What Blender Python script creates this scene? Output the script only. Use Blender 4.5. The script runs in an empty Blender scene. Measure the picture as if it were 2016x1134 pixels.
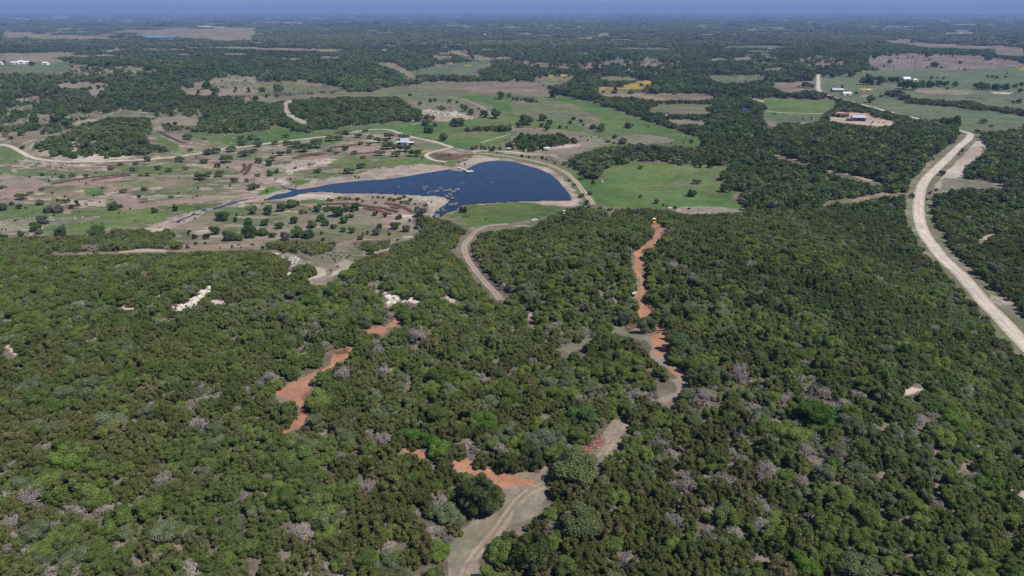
import bpy, math, random
import numpy as np
from mathutils import Vector

# ------------------------------------------------------------------ camera, world, sun, exposure
SC = bpy.context.scene
HCAM = 120.0                      # metres above the valley floor
PITCH = math.radians(22.07)
FPX = 1344.0                      # focal length in photo pixels (2016 wide)
cam_d = bpy.data.cameras.new("camera"); cam = bpy.data.objects.new("camera", cam_d)
SC.collection.objects.link(cam); SC.camera = cam
cam_d.sensor_width = 36.0; cam_d.lens = 36.0 * FPX / 2016.0
cam_d.clip_start = 1.0; cam_d.clip_end = 150000.0
cam.location = (0, 0, HCAM); cam.rotation_euler = (math.pi / 2 - PITCH, 0, 0)

SUN_EL, SUN_AZ = math.radians(56), math.radians(124)    # azimuth clockwise from +Y: right and behind the camera
W = bpy.data.worlds.new("World"); SC.world = W; W.use_nodes = True
nt = W.node_tree; nt.nodes.clear()
sky = nt.nodes.new("ShaderNodeTexSky"); sky.sky_type = 'NISHITA'; sky.sun_disc = False
sky.sun_elevation = SUN_EL; sky.sun_rotation = SUN_AZ
sky.altitude = 1500; sky.air_density = 0.8; sky.dust_density = 0.0; sky.ozone_density = 5.0
bg = nt.nodes.new("ShaderNodeBackground"); bg.inputs[1].default_value = 0.075
wo = nt.nodes.new("ShaderNodeOutputWorld")
nt.links.new(sky.outputs[0], bg.inputs[0]); nt.links.new(bg.outputs[0], wo.inputs[0])
sun_d = bpy.data.lights.new("sun", 'SUN'); sun_d.energy = 3.5; sun_d.angle = math.radians(0.55)
sun_d.color = (1.0, 0.955, 0.89)
sun = bpy.data.objects.new("sun", sun_d); SC.collection.objects.link(sun)
sdir = Vector((math.sin(SUN_AZ) * math.cos(SUN_EL), math.cos(SUN_AZ) * math.cos(SUN_EL), math.sin(SUN_EL)))
sun.rotation_euler = sdir.to_track_quat('Z', 'Y').to_euler(); sun.location = (0, 0, 400)
SC.view_settings.view_transform = 'Standard'; SC.view_settings.look = 'None'
SC.view_settings.exposure = 0.6; SC.view_settings.gamma = 1.0
cy = SC.cycles
cy.max_bounces = 4; cy.diffuse_bounces = 2; cy.glossy_bounces = 2; cy.transmission_bounces = 2
cy.transparent_max_bounces = 4; cy.volume_bounces = 1
cy.use_denoising = False
HAZE_DENSITY, HAZE_COLOR, HAZE_TOP = 9.0e-5, (0.315, 0.465, 0.82), 480.0

COL = SC.collection
random.seed(7); RNG = np.random.default_rng(7)

# ------------------------------------------------------------------ noise, terrain height, projection
def hash2(ix, iy, seed):
    n = (ix.astype(np.int64) * 374761393 + iy.astype(np.int64) * 668265263 + seed * 1442695041) & 0x7fffffff
    n = ((n ^ (n >> 13)) * 1274126177) & 0x7fffffff
    return ((n ^ (n >> 16)) & 0xffff) / 65535.0
def vnoise(x, y, seed=0):
    xi, yi = np.floor(x), np.floor(y); fx, fy = x - xi, y - yi
    fx = fx * fx * (3 - 2 * fx); fy = fy * fy * (3 - 2 * fy)
    a, b = hash2(xi, yi, seed), hash2(xi + 1, yi, seed)
    c, d = hash2(xi, yi + 1, seed), hash2(xi + 1, yi + 1, seed)
    return (a + (b - a) * fx) * (1 - fy) + (c + (d - c) * fx) * fy
def fbm(x, y, seed=0, octv=4):
    t = np.zeros(np.shape(x)); amp, tot = 1.0, 0.0
    for k in range(octv):
        t += amp * vnoise(x * 2 ** k + 17.3 * k, y * 2 ** k - 9.1 * k, seed + 31 * k); tot += amp; amp *= .5
    return t / tot
def sstep(a, b, x):
    t = np.clip((x - a) / (b - a), 0, 1); return t * t * (3 - 2 * t)
def seg_dist(x, y, pts):
    d = np.full(np.shape(x), 1e9)
    for (ax, ay), (bx, by) in zip(pts[:-1], pts[1:]):
        vx, vy = bx - ax, by - ay; l2 = vx * vx + vy * vy + 1e-9
        t = np.clip(((x - ax) * vx + (y - ay) * vy) / l2, 0, 1)
        d = np.minimum(d, np.hypot(x - ax - t * vx, y - ay - t * vy))
    return d
EU = [-1.6, -.8, -.55, -.3, -.12, 0, .1, .2, .32, .45, .58, .72, .9, 1.6]
EY = [300, 300, 315, 310, 300, 300, 330, 352, 352, 335, 270, 205, 150, 90]
DRAW = [(-30, 392), (-21, 352), (-4, 262), (8, 217), (34, 214), (52, 226)]
HILLS = [(-398, 668, 9, 85, 55), (-315, 835, 8, 80, 55), (-205, 945, 8, 90, 60), (-830, 1430, 20, 260, 150),
         (-1100, 1150, 12, 200, 120), (60, 700, 4, 60, 35), (520, 640, 6, 160, 90)]
def hgt(x, y):
    x = np.asarray(x, float); y = np.asarray(y, float)
    u = x / np.maximum(y, 40)
    Ye = np.interp(u, EU, EY)
    plat = 1 - sstep(Ye - 70, Ye + 75, y)
    z = 22 * plat + 3.5 * sstep(-.25, -.9, u) * plat * sstep(260, 90, y)
    z -= 9 * np.exp(-(seg_dist(x, y, DRAW) / 20) ** 2) * sstep(180, 240, y) * np.clip(plat + .25, 0, 1)
    for hx, hy, a, sx, sy in HILLS:
        z += a * np.exp(-((x - hx) / sx) ** 2 - ((y - hy) / sy) ** 2)
    calm = sstep(1.0, 1.6, np.hypot((x + 60) / 235, (y - 515) / 115))
    z += calm * (2.2 * (fbm(x / 95, y / 95, 3, 3) - .5) * sstep(1500, 500, y) + 6 * (fbm(x / 900, y / 1200, 5, 3) - .5) * sstep(700, 2200, y))
    return z
CP, SP = math.cos(PITCH), math.sin(PITCH)
def project(x, y, z):
    """world -> photo pixel (2016 x 1134) and depth"""
    dz = np.asarray(z) - HCAM
    dep = y * CP - dz * SP; up = y * SP + dz * CP
    return 1008 + FPX * x / dep, 567 - FPX * up / dep, dep
TS = np.geomspace(70, 80000, 1400)
def ground(px, py):
    """photo pixels -> world points on the terrain (first crossing of the sight line)"""
    px = np.atleast_1d(np.asarray(px, float)); py = np.atleast_1d(np.asarray(py, float))
    dx = (px - 1008) / FPX; v = (567 - py) / FPX
    fy = CP + v * SP; fz = -SP + v * CP
    out = np.zeros((len(px), 3))
    for i in range(len(px)):
        t = TS / fy[i]
        gap = HCAM + fz[i] * t - hgt(dx[i] * t, fy[i] * t)
        k = np.argmax(gap < 0)
        if gap[k] >= 0: k = len(t) - 1
        k = max(k, 1)
        g0, g1 = gap[k - 1], gap[k]; tt = t[k - 1] + (t[k] - t[k - 1]) * np.clip(g0 / (g0 - g1 + 1e-9), 0, 1)
        x, y = dx[i] * tt, fy[i] * tt
        out[i] = (x, y, hgt(x, y))
    return out
def C(ox, oy, s, pts): return [(ox + a / s, oy + b / s) for a, b in pts]
def c1(p): return C(0, 0, 3.992, p)
def c2(p): return C(504, 0, 3.992, p)
def c3(p): return C(1008, 0, 3.992, p)
def c4(p): return C(1512, 0, 3.992, p)
def c5(p): return C(0, 230, 3.992, p)
def c6(p): return C(504, 230, 3.992, p)
def c7(p): return C(1008, 230, 3.992, p)
def c8(p): return C(1512, 230, 3.992, p)
def d1(p): return C(0, 480, 3.992, p)
def d2(p): return C(504, 480, 3.992, p)
def d3(p): return C(1008, 480, 3.992, p)
def d4(p): return C(1512, 480, 3.992, p)
def e1(p): return C(0, 764, 3, p)
def e2(p): return C(600, 764, 3, p)
def e3(p): return C(1344, 764, 3, p)
def flatpx(x, y): return project(x, y, np.zeros(np.shape(x)))[:2]

# ------------------------------------------------------------------ ground cover: painted on the terrain grid from traced outlines
QX = np.arange(-900, 2917, 3.0)
QY = np.concatenate([np.array([23.8]), np.arange(24.4, 520, 1.2), np.arange(520, 1640, 3.0)])
gx, gy = np.meshgrid(QX, QY)
v_ = (567 - gy) / FPX
T_ = HCAM / (SP - v_ * CP)
GX = (gx - 1008) / FPX * T_; GY = (CP + v_ * SP) * T_
GX[:, 0] *= 3; GX[:, -1] *= 3
NX, NY = len(QX), len(QY)
w1, w2 = fbm(GX / 14, GY / 14, 11, 3) - .5, fbm(GX / 14, GY / 14, 12, 3) - .5
nf = fbm(GX / 60, GY / 60, 21, 4); nm = fbm(GX / 9, GY / 9, 22, 4); nl = fbm(GX / 350, GY / 500, 23, 4)
far = fbm(GX / 260, GY / 420, 24, 4)
far2 = fbm(GX / 1100, GY / 1500, 25, 5)
def lerp(a, b, t): return np.asarray(a)[None] * (1 - t[..., None]) + np.asarray(b)[None] * t[..., None]
# forest floor everywhere first, turning to dark canopy colour with distance
fd = sstep(600, 3500, GY)
ALB = lerp((.135, .115, .085), (.20, .165, .125), sstep(.4, .65, nm)[..., None].squeeze(-1))
ALB = ALB * (1 - fd[..., None]) + np.asarray((.085, .088, .055))[None, None] * fd[..., None]
DEN = np.ones(GX.shape) * (1 - .25 * sstep(2000, 5000, GY))
holes = (fbm(GX / 48, GY / 80, 26, 3) > .585) & (((GX / GY < -.12) & (GY > 760)) | (GY > 1500)) & (GY < 2700)
ALB = np.where(holes[..., None], lerp((.24, .205, .15), (.17, .17, .10), sstep(.4, .6, nm)), ALB); DEN = np.where(holes, .22, DEN)
# far open country: pale pasture showing between far woods
op = sstep(.52, .60, far * .6 + far2 * .4) * sstep(2600, 4200, GY)
ALB = ALB * (1 - op[..., None]) + lerp((.20, .165, .12), (.12, .145, .07), sstep(.4, .6, nl)) * op[..., None]
DEN = np.where(op > .5, .12, DEN)
VIS = np.zeros((567, 1008), bool)          # photo pixels where open ground has to stay visible
vy, vx = np.mgrid[0:567, 0:1008]; vx = vx * 2 + 1.0; vy = vy * 2 + 1.0

def inside(qx, qy, poly):
    ins = np.zeros(qx.shape, bool); n = len(poly)
    for i in range(n):
        x0, y0 = poly[i]; x1, y1 = poly[(i + 1) % n]
        if y0 == y1: continue
        cond = (y0 > qy) != (y1 > qy)
        ins ^= cond & (qx < (x1 - x0) * (qy - y0) / (y1 - y0) + x0)
    return ins
def chart(pts):
    w = ground([p[0] for p in pts], [p[1] for p in pts])
    fx, fy = flatpx(w[:, 0], w[:, 1]); return list(zip(fx, fy))
PAL = {
    'tan': ((.27, .215, .15), (.20, .175, .115)), 'pasture': ((.245, .20, .145), (.135, .145, .075)),
    'green': ((.085, .148, .045), (.125, .168, .062)), 'olive': ((.15, .16, .085), (.20, .175, .115)),
    'bright': ((.085, .165, .03), (.10, .14, .05)), 'lime': ((.135, .18, .055), (.11, .165, .06)), 'pink': ((.33, .24, .19), (.275, .205, .16)),
    'mauve': ((.185, .14, .115), (.235, .185, .15)), 'pale': ((.50, .42, .345), (.36, .30, .24)),
    'white': ((.50, .44, .375), (.34, .29, .235)), 'red': ((.45, .225, .135), (.36, .185, .12)),
    'bank': ((.40, .32, .265), (.30, .235, .195)), 'litter': ((.135, .115, .085), (.2, .165, .125)),
    'brown': ((.20, .135, .10), (.15, .11, .085)), 'yellow': ((.44, .30, .04), (.22, .20, .06)),
    'shed': ((.50, .38, .29), (.42, .30, .23)), 'mgreen': ((.115, .15, .085), (.145, .165, .095)),
    'grey': ((.275, .225, .175), (.205, .188, .13)), 'wood': ((.075, .08, .05), (.06, .07, .04)), 'water': ((.02, .03, .03), (.02, .03, .03)),
}
def paint(cls, poly, dens=0.0, warp=1.0, mix='nf', lo=.40, hi=.62, hard=None, part=1.0):
    """colour an outline given in photo pixels; dens = share of the tree cover left standing in it"""
    ch = chart(poly)
    xs = [p[0] for p in ch]; ys = [p[1] for p in ch]
    i0, i1 = np.searchsorted(QY, [min(ys) - 14, max(ys) + 14]); j0, j1 = np.searchsorted(QX, [min(xs) - 30, max(xs) + 30])
    if i1 <= i0 or j1 <= j0: return
    s = np.s_[i0:i1, j0:j1]
    k = np.clip((gy[s] - 22) / 300, .15, 3) * warp
    m = inside(gx[s] + w1[s] * 26 * k, gy[s] + w2[s] * 9 * k, ch)
    if part < 1: m &= (nm[s] * .5 + vnoise(GX[s] / 3.1, GY[s] / 3.1, 77) * .5) < part
    a, b = PAL[cls]
    n = {'nf': nf, 'nm': nm, 'nl': nl}[mix][s]
    c = lerp(a, b, sstep(lo, hi, n))
    ALB[s] = np.where(m[..., None], c, ALB[s])
    if dens is not None: DEN[s] = np.where(m, dens, DEN[s])
    if hard is None: hard = dens is not None and dens <= .05
    if hard:
        b0, b1 = max(0, int(min(p[1] for p in poly) / 2) - 1), min(567, int(max(p[1] for p in poly) / 2) + 2)
        a0, a1 = max(0, int(min(p[0] for p in poly) / 2) - 1), min(1008, int(max(p[0] for p in poly) / 2) + 2)
        if b1 > b0 and a1 > a0:
            VIS[b0:b1, a0:a1] |= inside(vx[b0:b1, a0:a1], vy[b0:b1, a0:a1], poly)
def woods(poly, dens=1.0, warp=.8):
    """woods standing again inside an open outline"""
    paint('litter', poly, dens, warp, hard=False)
    b0, b1 = max(0, int(min(p[1] for p in poly) / 2) - 1), min(567, int(max(p[1] for p in poly) / 2) + 2)
    a0, a1 = max(0, int(min(p[0] for p in poly) / 2) - 1), min(1008, int(max(p[0] for p in poly) / 2) + 2)
    VIS[b0:b1, a0:a1] &= ~inside(vx[b0:b1, a0:a1], vy[b0:b1, a0:a1], poly)
def paint_line(cls, pts, width, dens=0.0, wob=.5, hard=True, part=1.0):
    w = ground([p[0] for p in pts], [p[1] for p in pts])
    fx, fy = flatpx(w[:, 0], w[:, 1])
    i0, i1 = np.searchsorted(QY, [fy.min() - 25, fy.max() + 25]); j0, j1 = np.searchsorted(QX, [fx.min() - 70, fx.max() + 70])
    s = np.s_[i0:i1, j0:j1]
    d = seg_dist(GX[s], GY[s], [tuple(q[:2]) for q in w])
    m = d < width * (.5 + wob * (w1[s]))
    if part < 1: m &= vnoise(GX[s] / 2.3, GY[s] / 2.3, 78) < part
    a, b = PAL[cls]
    ALB[s] = np.where(m[..., None], lerp(a, b, sstep(.35, .65, nm[s])), ALB[s])
    if dens is not None: DEN[s] = np.where(m, np.minimum(dens, DEN[s]), DEN[s])
    if hard:
        t = np.linspace(0, 1, 60)
        for k in range(len(pts) - 1):
            for tt in t:
                q = w[k] * (1 - tt) + w[k + 1] * tt
                x, y, dep = project(q[0], q[1], hgt(q[0], q[1]))
                r = max(1, int(width * .35 * FPX / dep / 2)); a_, b_ = int(x / 2), int(y / 2)
                VIS[max(0, b_ - max(1, r // 2)):b_ + max(1, r // 2), max(0, a_ - r):a_ + r] = True
# ---- open country, far to near (outlines traced from the photo)
_r = random.Random(11)
def streaks(n, x0, x1, y0, y1, wlo, whi, cls, dens=.12):
    for _ in range(n):
        cx, cy_ = _r.uniform(x0, x1), _r.uniform(y0, y1); k = (cy_ - 20) / 60; w = _r.uniform(wlo, whi) * .5; h = _r.uniform(.8, 1.7) * max(.75, k) * .9; sl = _r.uniform(-.01, .01) * w
        paint(cls, [(cx - w, cy_ - sl), (cx - w * .3, cy_ - h), (cx + w * .6, cy_ - h * .7), (cx + w, cy_ + sl), (cx + w * .4, cy_ + h), (cx - w * .5, cy_ + h * .8)], dens, 1.2, hard=True)
streaks(40, 0, 520, 33, 48, 20, 90, 'tan'); streaks(40, 0, 520, 52, 80, 30, 130, 'tan'); streaks(22, 0, 520, 80, 112, 25, 80, 'tan', .2); streaks(36, 500, 1010, 33, 66, 15, 70, 'tan'); streaks(10, 500, 1000, 60, 110, 20, 60, 'tan'); streaks(40, 1000, 1500, 36, 80, 15, 90, 'tan'); streaks(10, 1000, 1500, 60, 110, 20, 80, 'mgreen')
streaks(36, 1500, 2016, 36, 68, 20, 110, 'tan'); streaks(10, 1500, 2016, 40, 80, 20, 70, 'mgreen'); streaks(12, 1000, 1600, 100, 160, 20, 60, 'olive', .1); streaks(10, 560, 1000, 95, 160, 20, 70, 'grey', .15)
paint('tan', c1([(0,425),(300,415),(560,430),(400,460),(560,485),(390,492),(180,492),(0,495)]))
paint('mgreen', c1([(0,512),(180,500),(400,490),(700,505),(520,560),(400,580),(200,575),(0,570)]))
paint('tan', c1([(0,255),(500,270),(890,290),(880,312),(500,302),(0,300)]), .35, hard=True)
paint('tan', c1([(930,230),(1200,230),(2012,215),(2012,320),(1650,310),(1400,300),(1000,245)]), .38, hard=True)
paint('pale', c1([(1490,205),(1700,203),(1810,212),(1600,219)]), 0)
paint('tan', c1([(1650,365),(2012,370),(2012,382),(1700,378)]))
paint('mgreen', c1([(1000,540),(1240,545),(1240,556),(1010,553)]))
paint('grey', c1([(440,660),(620,640),(860,648),(830,690),(760,750),(715,745),(700,690),(480,690)]), .25, hard=True)
paint('red', c1([(125,770),(310,752),(310,785),(130,790)]), .1, hard=True)
paint('green', c1([(60,840),(270,815),(260,850),(100,860)]), .1, hard=True)
paint('green', c1([(10,975),(330,895),(900,868),(880,910),(560,925),(300,985),(60,1010)]), .12, hard=True)
paint('grey', c1([(1400,680),(1830,585),(2012,600),(2012,745),(1700,752),(1500,740)]), .22, hard=True)
paint('olive', c2([(0,640),(200,640),(560,660),(720,700),(350,722),(0,740)]), .06, hard=True)
paint('tan', c2([(0,376),(680,393),(620,406),(0,391)]), 0)
paint('olive', c2([(0,782),(370,742),(930,722),(1000,690),(1300,662),(1320,642),(2012,645),(2012,770),(1500,760),(1270,870),(1180,790),(870,755),(300,775),(100,812)]), 0, lo=.3, hi=.7)
paint('mauve', c2([(1540,652),(2012,645),(2012,758),(1800,748),(1690,712)]), 0)
paint('tan', c2([(950,500),(1085,488),(1265,612),(1225,617),(1100,545)]), 0)
paint('mgreen', c2([(1215,562),(1500,500),(1830,478),(1850,520),(1700,560),(1810,600),(1480,580),(1250,585)]), .05, hard=True)
paint('yellow', c2([(1510,490),(1560,488),(1545,505),(1515,505)]), 0, part=.6); paint('yellow', c2([(1635,508),(1700,506),(1690,525),(1640,522)]), 0, part=.5)
paint('tan', c2([(240,540),(600,532),(600,546),(400,545)]), .1); paint('tan', c2([(710,545),(870,540),(870,556)]), .1)
paint('tan', c2([(0,590),(180,595),(150,608),(0,610)]), .3); paint('tan', c2([(0,455),(270,450),(270,490),(0,500)]), .5, hard=False)
paint('tan', c2([(1120,412),(1500,392),(1600,405),(1560,428),(1200,425)]), .35)
paint('tan', c2([(0,250),(700,255),(690,266),(0,275)]), .3); paint('tan', c2([(1760,460),(2012,450),(2012,500),(1800,482)]), .25)
paint('mauve', c3([(0,655),(180,648),(410,762),(250,775),(200,765),(0,758)]))
paint('mauve', c3([(0,482),(400,502),(900,478),(1290,500),(1210,556),(800,547),(550,540),(250,562),(60,552)]), .08)
paint('tan', c3([(0,420),(240,420),(260,440),(0,460)]), .2)
paint('olive', c3([(170,605),(420,600),(500,590),(420,655),(280,675),(180,645)]), .06, hard=True)
paint('yellow', c3([(200,600),(350,590),(520,585),(510,598),(300,606)]), .1, part=.55)
paint('mgreen', c3([(550,460),(820,440),(1250,440),(1000,455),(700,472)]), .1)
paint('olive', c3([(850,585),(1130,565),(1260,575),(1250,600),(920,600)]), .1); paint('olive', c3([(680,612),(940,600),(930,625),(760,630)]), .05)
paint('tan', c3([(660,700),(920,715),(900,742),(1000,735),(1500,740),(1630,765),(1500,782),(1250,782),(1130,792),(980,762),(720,757)]), 0)
paint('mauve', c3([(980,740),(1500,742),(1600,765),(1250,778)]), 0)
paint('yellow', c3([(660,682),(850,690),(1000,638),(1095,630),(1110,660),(1000,702),(700,700)]), 0, mix='nm')
paint('olive', c3([(1060,870),(1150,820),(1300,820),(1590,820),(1500,850),(1590,892),(1300,897)]), 0)
paint('mauve', c3([(1200,850),(1420,850),(1350,885),(1220,880)]), 0)
paint('tan', c3([(1170,935),(1500,950),(1520,980),(1300,972)]), 0)
paint('mgreen', c3([(1540,600),(1700,590),(2012,595),(1950,630),(1700,652),(1600,638)]), .04)
paint('mgreen', c3([(1530,472),(1620,455),(1730,465),(1560,480)])); paint('tan', c3([(1740,455),(1900,452),(1860,475),(1760,475)]))
paint('tan', c3([(350,290),(520,270),(830,268),(1000,262),(990,295),(600,300)]), .45, hard=False)
paint('mgreen', c3([(840,375),(1290,380),(1290,390),(840,384)])); paint('mgreen', c3([(1640,362),(2012,358),(2012,378),(1660,376)]))
paint('tan', c3([(1440,270),(1640,268),(1640,278),(1450,279)])); paint('tan', c3([(320,220),(700,218),(700,234),(330,230)]), .1)
paint('tan', c3([(1700,268),(1800,266),(1800,276),(1710,277)])); paint('tan', c3([(1480,535),(1600,520),(1640,540),(1500,552)]), .1)
paint('mauve', c4([(230,430),(330,428),(700,470),(760,502),(450,560),(240,525)]), .12)
paint('mauve', c4([(800,442),(1180,418),(1450,430),(1700,450),(2012,490),(2012,516),(1440,552),(900,552),(780,502)]), .02)
paint('mauve', c4([(870,310),(1150,306),(1280,340),(1900,365),(2012,380),(2012,440),(1800,432),(1780,385),(1600,382),(1250,372),(900,332)]), .08, hard=True)
paint('grey', c4([(1680,290),(1850,288),(2012,335),(2012,365),(1900,352),(1700,332)]), .1)
paint('tan', c4([(300,190),(600,186),(760,198),(480,214)]), .3); paint('tan', c4([(830,228),(950,226),(950,236)]))
paint('tan', c4([(970,246),(1140,244),(1140,254)])); paint('tan', c4([(1330,262),(1640,250),(1640,268),(1400,272)])); paint('mgreen', c4([(0,360),(130,355),(130,378),(0,380)]))
paint('mgreen', c4([(415,600),(690,575),(900,560),(1440,557),(2012,516),(2200,500),(2200,1010),(2012,995),(1760,1030),(1520,1035),(1480,940),(1180,935),(800,840),(560,775),(420,715)]), 0, lo=.3, hi=.7)
paint('yellow', c4([(735,695),(820,692),(810,712),(740,712)]), 0); paint('tan', c4([(690,742),(820,748),(760,768)]), 0)
paint('yellow', c4([(520,640),(700,660),(600,665)]), 0, part=.4); paint('yellow', c4([(1950,525),(2100,520),(2100,560),(1960,550)]), 0, part=.5); paint('yellow', c4([(920,685),(1010,680),(1000,698)]), 0, part=.5)
paint('grey', c4([(1140,715),(1230,690),(1400,700),(1700,730),(1500,745),(1290,740)]), 0); paint('pale', c4([(1740,715),(1920,730),(1900,742),(1760,732)]), 0)
paint('mauve', c4([(20,655),(380,638),(370,705),(150,728),(50,692)]), 0)
paint('grey', c4([(360,590),(420,590),(420,730),(340,770),(280,700),(370,690)]), .2); paint('yellow', c4([(60,590),(280,600),(270,625),(100,620)]), .1, part=.4)
paint('lime', c4([(-200,780),(0,775),(540,795),(520,842),(430,890),(400,905),(380,955),(0,965),(-40,920),(-30,880),(0,850),(-40,800)]), 0, lo=.2, hi=.5)
paint('mgreen', c4([(0,900),(430,900),(380,955),(0,962),(-60,930)]), 0)
paint('mauve', c4([(-10,950),(60,950),(70,975),(30,1005),(-10,985)]), .0); paint('tan', c4([(255,960),(305,958),(300,978),(260,976)]))
paint('shed', c4([(465,945),(530,890),(610,890),(800,885),(830,925),(1000,962),(965,985),(850,995),(640,972)]), 0)
paint('pale', c4([(620,940),(760,930),(900,950),(930,972),(800,985),(760,960)]), 0.4, part=.52, hard=True)
paint('grey', [(-60,200),(120,186),(230,192),(330,203),(330,226),(240,216),(110,250),(-60,264)], .5); paint('grey', [(-60,150),(120,160),(240,152),(330,150),(400,160),(380,185),(230,190),(100,184),(-60,196)], .72)
# main long fields
paint('green', [(504,230),(600,262),(700,248),(780,240),(860,242),(940,232),(1000,226),(964,206),(930,196),(885,190),(1000,186),(1068,190),(1112,190),(1180,206),(1275,238),(1382,274),(1375,293),(1340,287),(1240,282),(1190,288),(1145,300),(1085,312),(1008,300),(890,292),(870,285),(800,268),(740,258),(690,262),(604,275),(500,286),(420,282),(330,268),(300,262),(320,250),(380,262),(470,262),(540,256)], 0, lo=.35, hi=.75)
paint('olive', [(740,190),(830,178),(905,190),(965,206),(1000,226),(940,234),(860,242),(840,225),(800,200)], 0)
paint('olive', [(1068,192),(1130,205),(1180,235),(1160,260),(1140,245),(1060,235),(1010,225),(1000,205)], 0)
paint('grey', [(1008,250),(1100,255),(1190,270),(1260,262),(1330,275),(1290,284),(1210,280),(1150,296),(1100,322),(1080,306),(1010,300)], .02)
paint('pale', [(828,215),(862,222),(900,222),(935,228),(930,234),(880,238),(850,236),(835,230)], .12, part=.7, hard=True); paint('pale', c2([(1310,855),(1400,870),(1570,880),(1660,905),(1600,925),(1420,930),(1320,890)]), .1, part=.72)
# left pasture
PAST = [(-500,470),(-500,230),(0,262),(60,268),(110,250),(150,240),(240,218),(300,222),(330,262),(420,282),(500,286),(604,274),(690,262),(764,257),(800,268),(854,280),(891,290),(1008,300),(1100,325),(1140,400),(1080,425),(1050,445),(960,450),(900,450),(830,440),(815,470),(770,480),(740,500),(700,510),(640,560),(610,560),(590,520),(560,500),(500,492),(430,492),(380,492),(350,480),(330,470),(240,465),(120,470),(0,468)]
paint('pasture', PAST, 0, lo=.42, hi=.60)
for _cls, _sx, _sy, _th, _sd in (('pale', 13, 4.5, .56, 71), ('pink', 34, 10, .60, 72), ('litter', 11, 4, .62, 73), ('green', 40, 15, .58, 74)):
    _pc = chart(PAST); _n = fbm(GX / _sx, GY / _sy, _sd, 4); _k = (_n > _th) & inside(gx, gy, _pc); _w = (.15 + .5 * sstep(_th, _th + .12, _n)) * _k
    ALB[:] = ALB * (1 - _w[..., None]) + np.asarray(PAL[_cls][0]) * _w[..., None]
paint('green', c5([(0,230),(60,225),(150,270),(200,320),(120,350),(0,370)]), 0); paint('green', c5([(0,400),(120,400),(60,450),(0,460)]), 0, part=.7)
paint('tan', c5([(60,120),(330,110),(330,200),(240,260),(190,230),(60,200)]), .02); paint('pale', c5([(170,210),(280,170),(280,185),(190,225)]), 0, part=.6)
paint('pale', c5([(150,340),(300,340),(560,365),(760,375),(720,405),(500,395),(200,410),(120,395)]), 0, part=.5)
paint('pink', c5([(0,450),(200,470),(420,520),(520,500),(720,480),(1000,460),(940,500),(760,530),(560,545),(420,540),(350,560),(240,620),(180,660),(100,640),(0,600)]), 0, lo=.3, hi=.6)
paint('pink', c5([(850,540),(900,545),(930,610),(1060,650),(1200,660),(1500,640),(1900,600),(2012,590),(2012,620),(1700,660),(1480,690),(1180,700),(1000,710),(880,650)]), 0)
paint('tan', c5([(1250,480),(1500,490),(1560,540),(1380,560),(1200,545)]), 0, part=.7); paint('green', c5([(680,560),(830,545),(840,620),(700,630)]), 0, part=.7)
paint('green', c5([(900,400),(1200,380),(1420,360),(1460,400),(1200,450),(1000,440)]), 0); paint('green', c5([(120,420),(240,410),(240,440),(130,445)]), 0)
paint('pale', c5([(440,640),(640,670),(860,670),(870,705),(700,700),(520,690)]), 0, part=.66); paint('pale', c5([(820,590),(1250,590),(1240,620),(900,640)]), 0, part=.45)
paint('green', c5([(0,690),(340,690),(360,740),(560,760),(560,780),(0,790)]), 0); paint('green', c5([(560,730),(800,720),(1180,720),(1400,735),(1330,790),(1200,850),(880,880),(700,930),(520,880),(360,910),(340,860),(560,800),(860,770),(560,760)]), 0, lo=.3, hi=.7)
paint('grey', c5([(0,800),(300,790),(700,780),(860,780),(640,830),(400,850),(120,880),(0,920)]), 0, part=.7)
paint('bright', c5([(1180,705),(1480,690),(1600,710),(1500,750),(1400,740)]), 0); paint('bright', c5([(1630,765),(1760,720),(2012,680),(2012,740),(1800,770),(1680,780)]), 0)
paint('tan', c5([(1540,770),(1640,750),(1760,790),(1700,830),(1500,870),(1330,880)]), 0)
paint('pale', c5([(1440,910),(1640,880),(1640,920),(1480,930)]), 0, part=.55)
paint('mauve', c5([(1240,105),(1330,115),(1480,120),(1500,175),(1620,195),(1490,215),(1440,200),(1330,160)]), 0); paint('green', c5([(1210,150),(1290,160),(1420,230),(1380,280),(1260,240)]), 0)
paint('pink', c5([(1830,400),(1920,360),(2012,360),(2012,460),(1930,500),(1850,430)]), 0)
paint('pink', c6([(0,420),(60,410),(100,500),(60,530),(0,520)]), 0); paint('pink', c6([(290,300),(600,280),(560,340),(430,360),(330,335)]), 0)
paint('pink', c6([(560,240),(800,200),(960,195),(940,290),(760,290),(620,260)]), 0, part=.8); paint('pink', c6([(110,255),(330,240),(330,270),(130,290)]), 0, part=.8)
paint('pale', c6([(230,360),(300,350),(470,330),(640,330),(520,380),(340,420),(260,460)]), 0, part=.58)
paint('green', c6([(520,370),(760,350),(880,340),(1200,320),(1340,310),(1480,370),(1540,390),(1300,360),(1150,375),(900,410),(740,405),(560,400)]), 0)
paint('yellow', c6([(880,340),(1000,330),(1090,350),(1060,375),(900,370)]), 0, part=.42); paint('yellow', c6([(1290,268),(1350,262),(1360,280),(1310,286)]), 0, part=.6)
paint('green', c6([(560,160),(640,160),(620,210),(500,240)]), 0); paint('green', c6([(880,120),(1020,118),(1040,135),(900,150)]), 0); paint('tan', c6([(920,140),(1010,142),(1000,152)]), 0)
paint('olive', c6([(1230,215),(1440,210),(1500,245),(1360,262),(1240,262)]), 0)
paint('bright', c6([(260,510),(400,490),(440,520),(330,540)]), 0); paint('bright', c6([(0,600),(120,545),(180,560),(120,600),(0,620)]), 0)
paint('bank', c6([(190,490),(260,470),(240,520),(170,530)]), 0); paint('pale', c6([(170,505),(270,500),(230,525),(190,520)]), 0)
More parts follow.
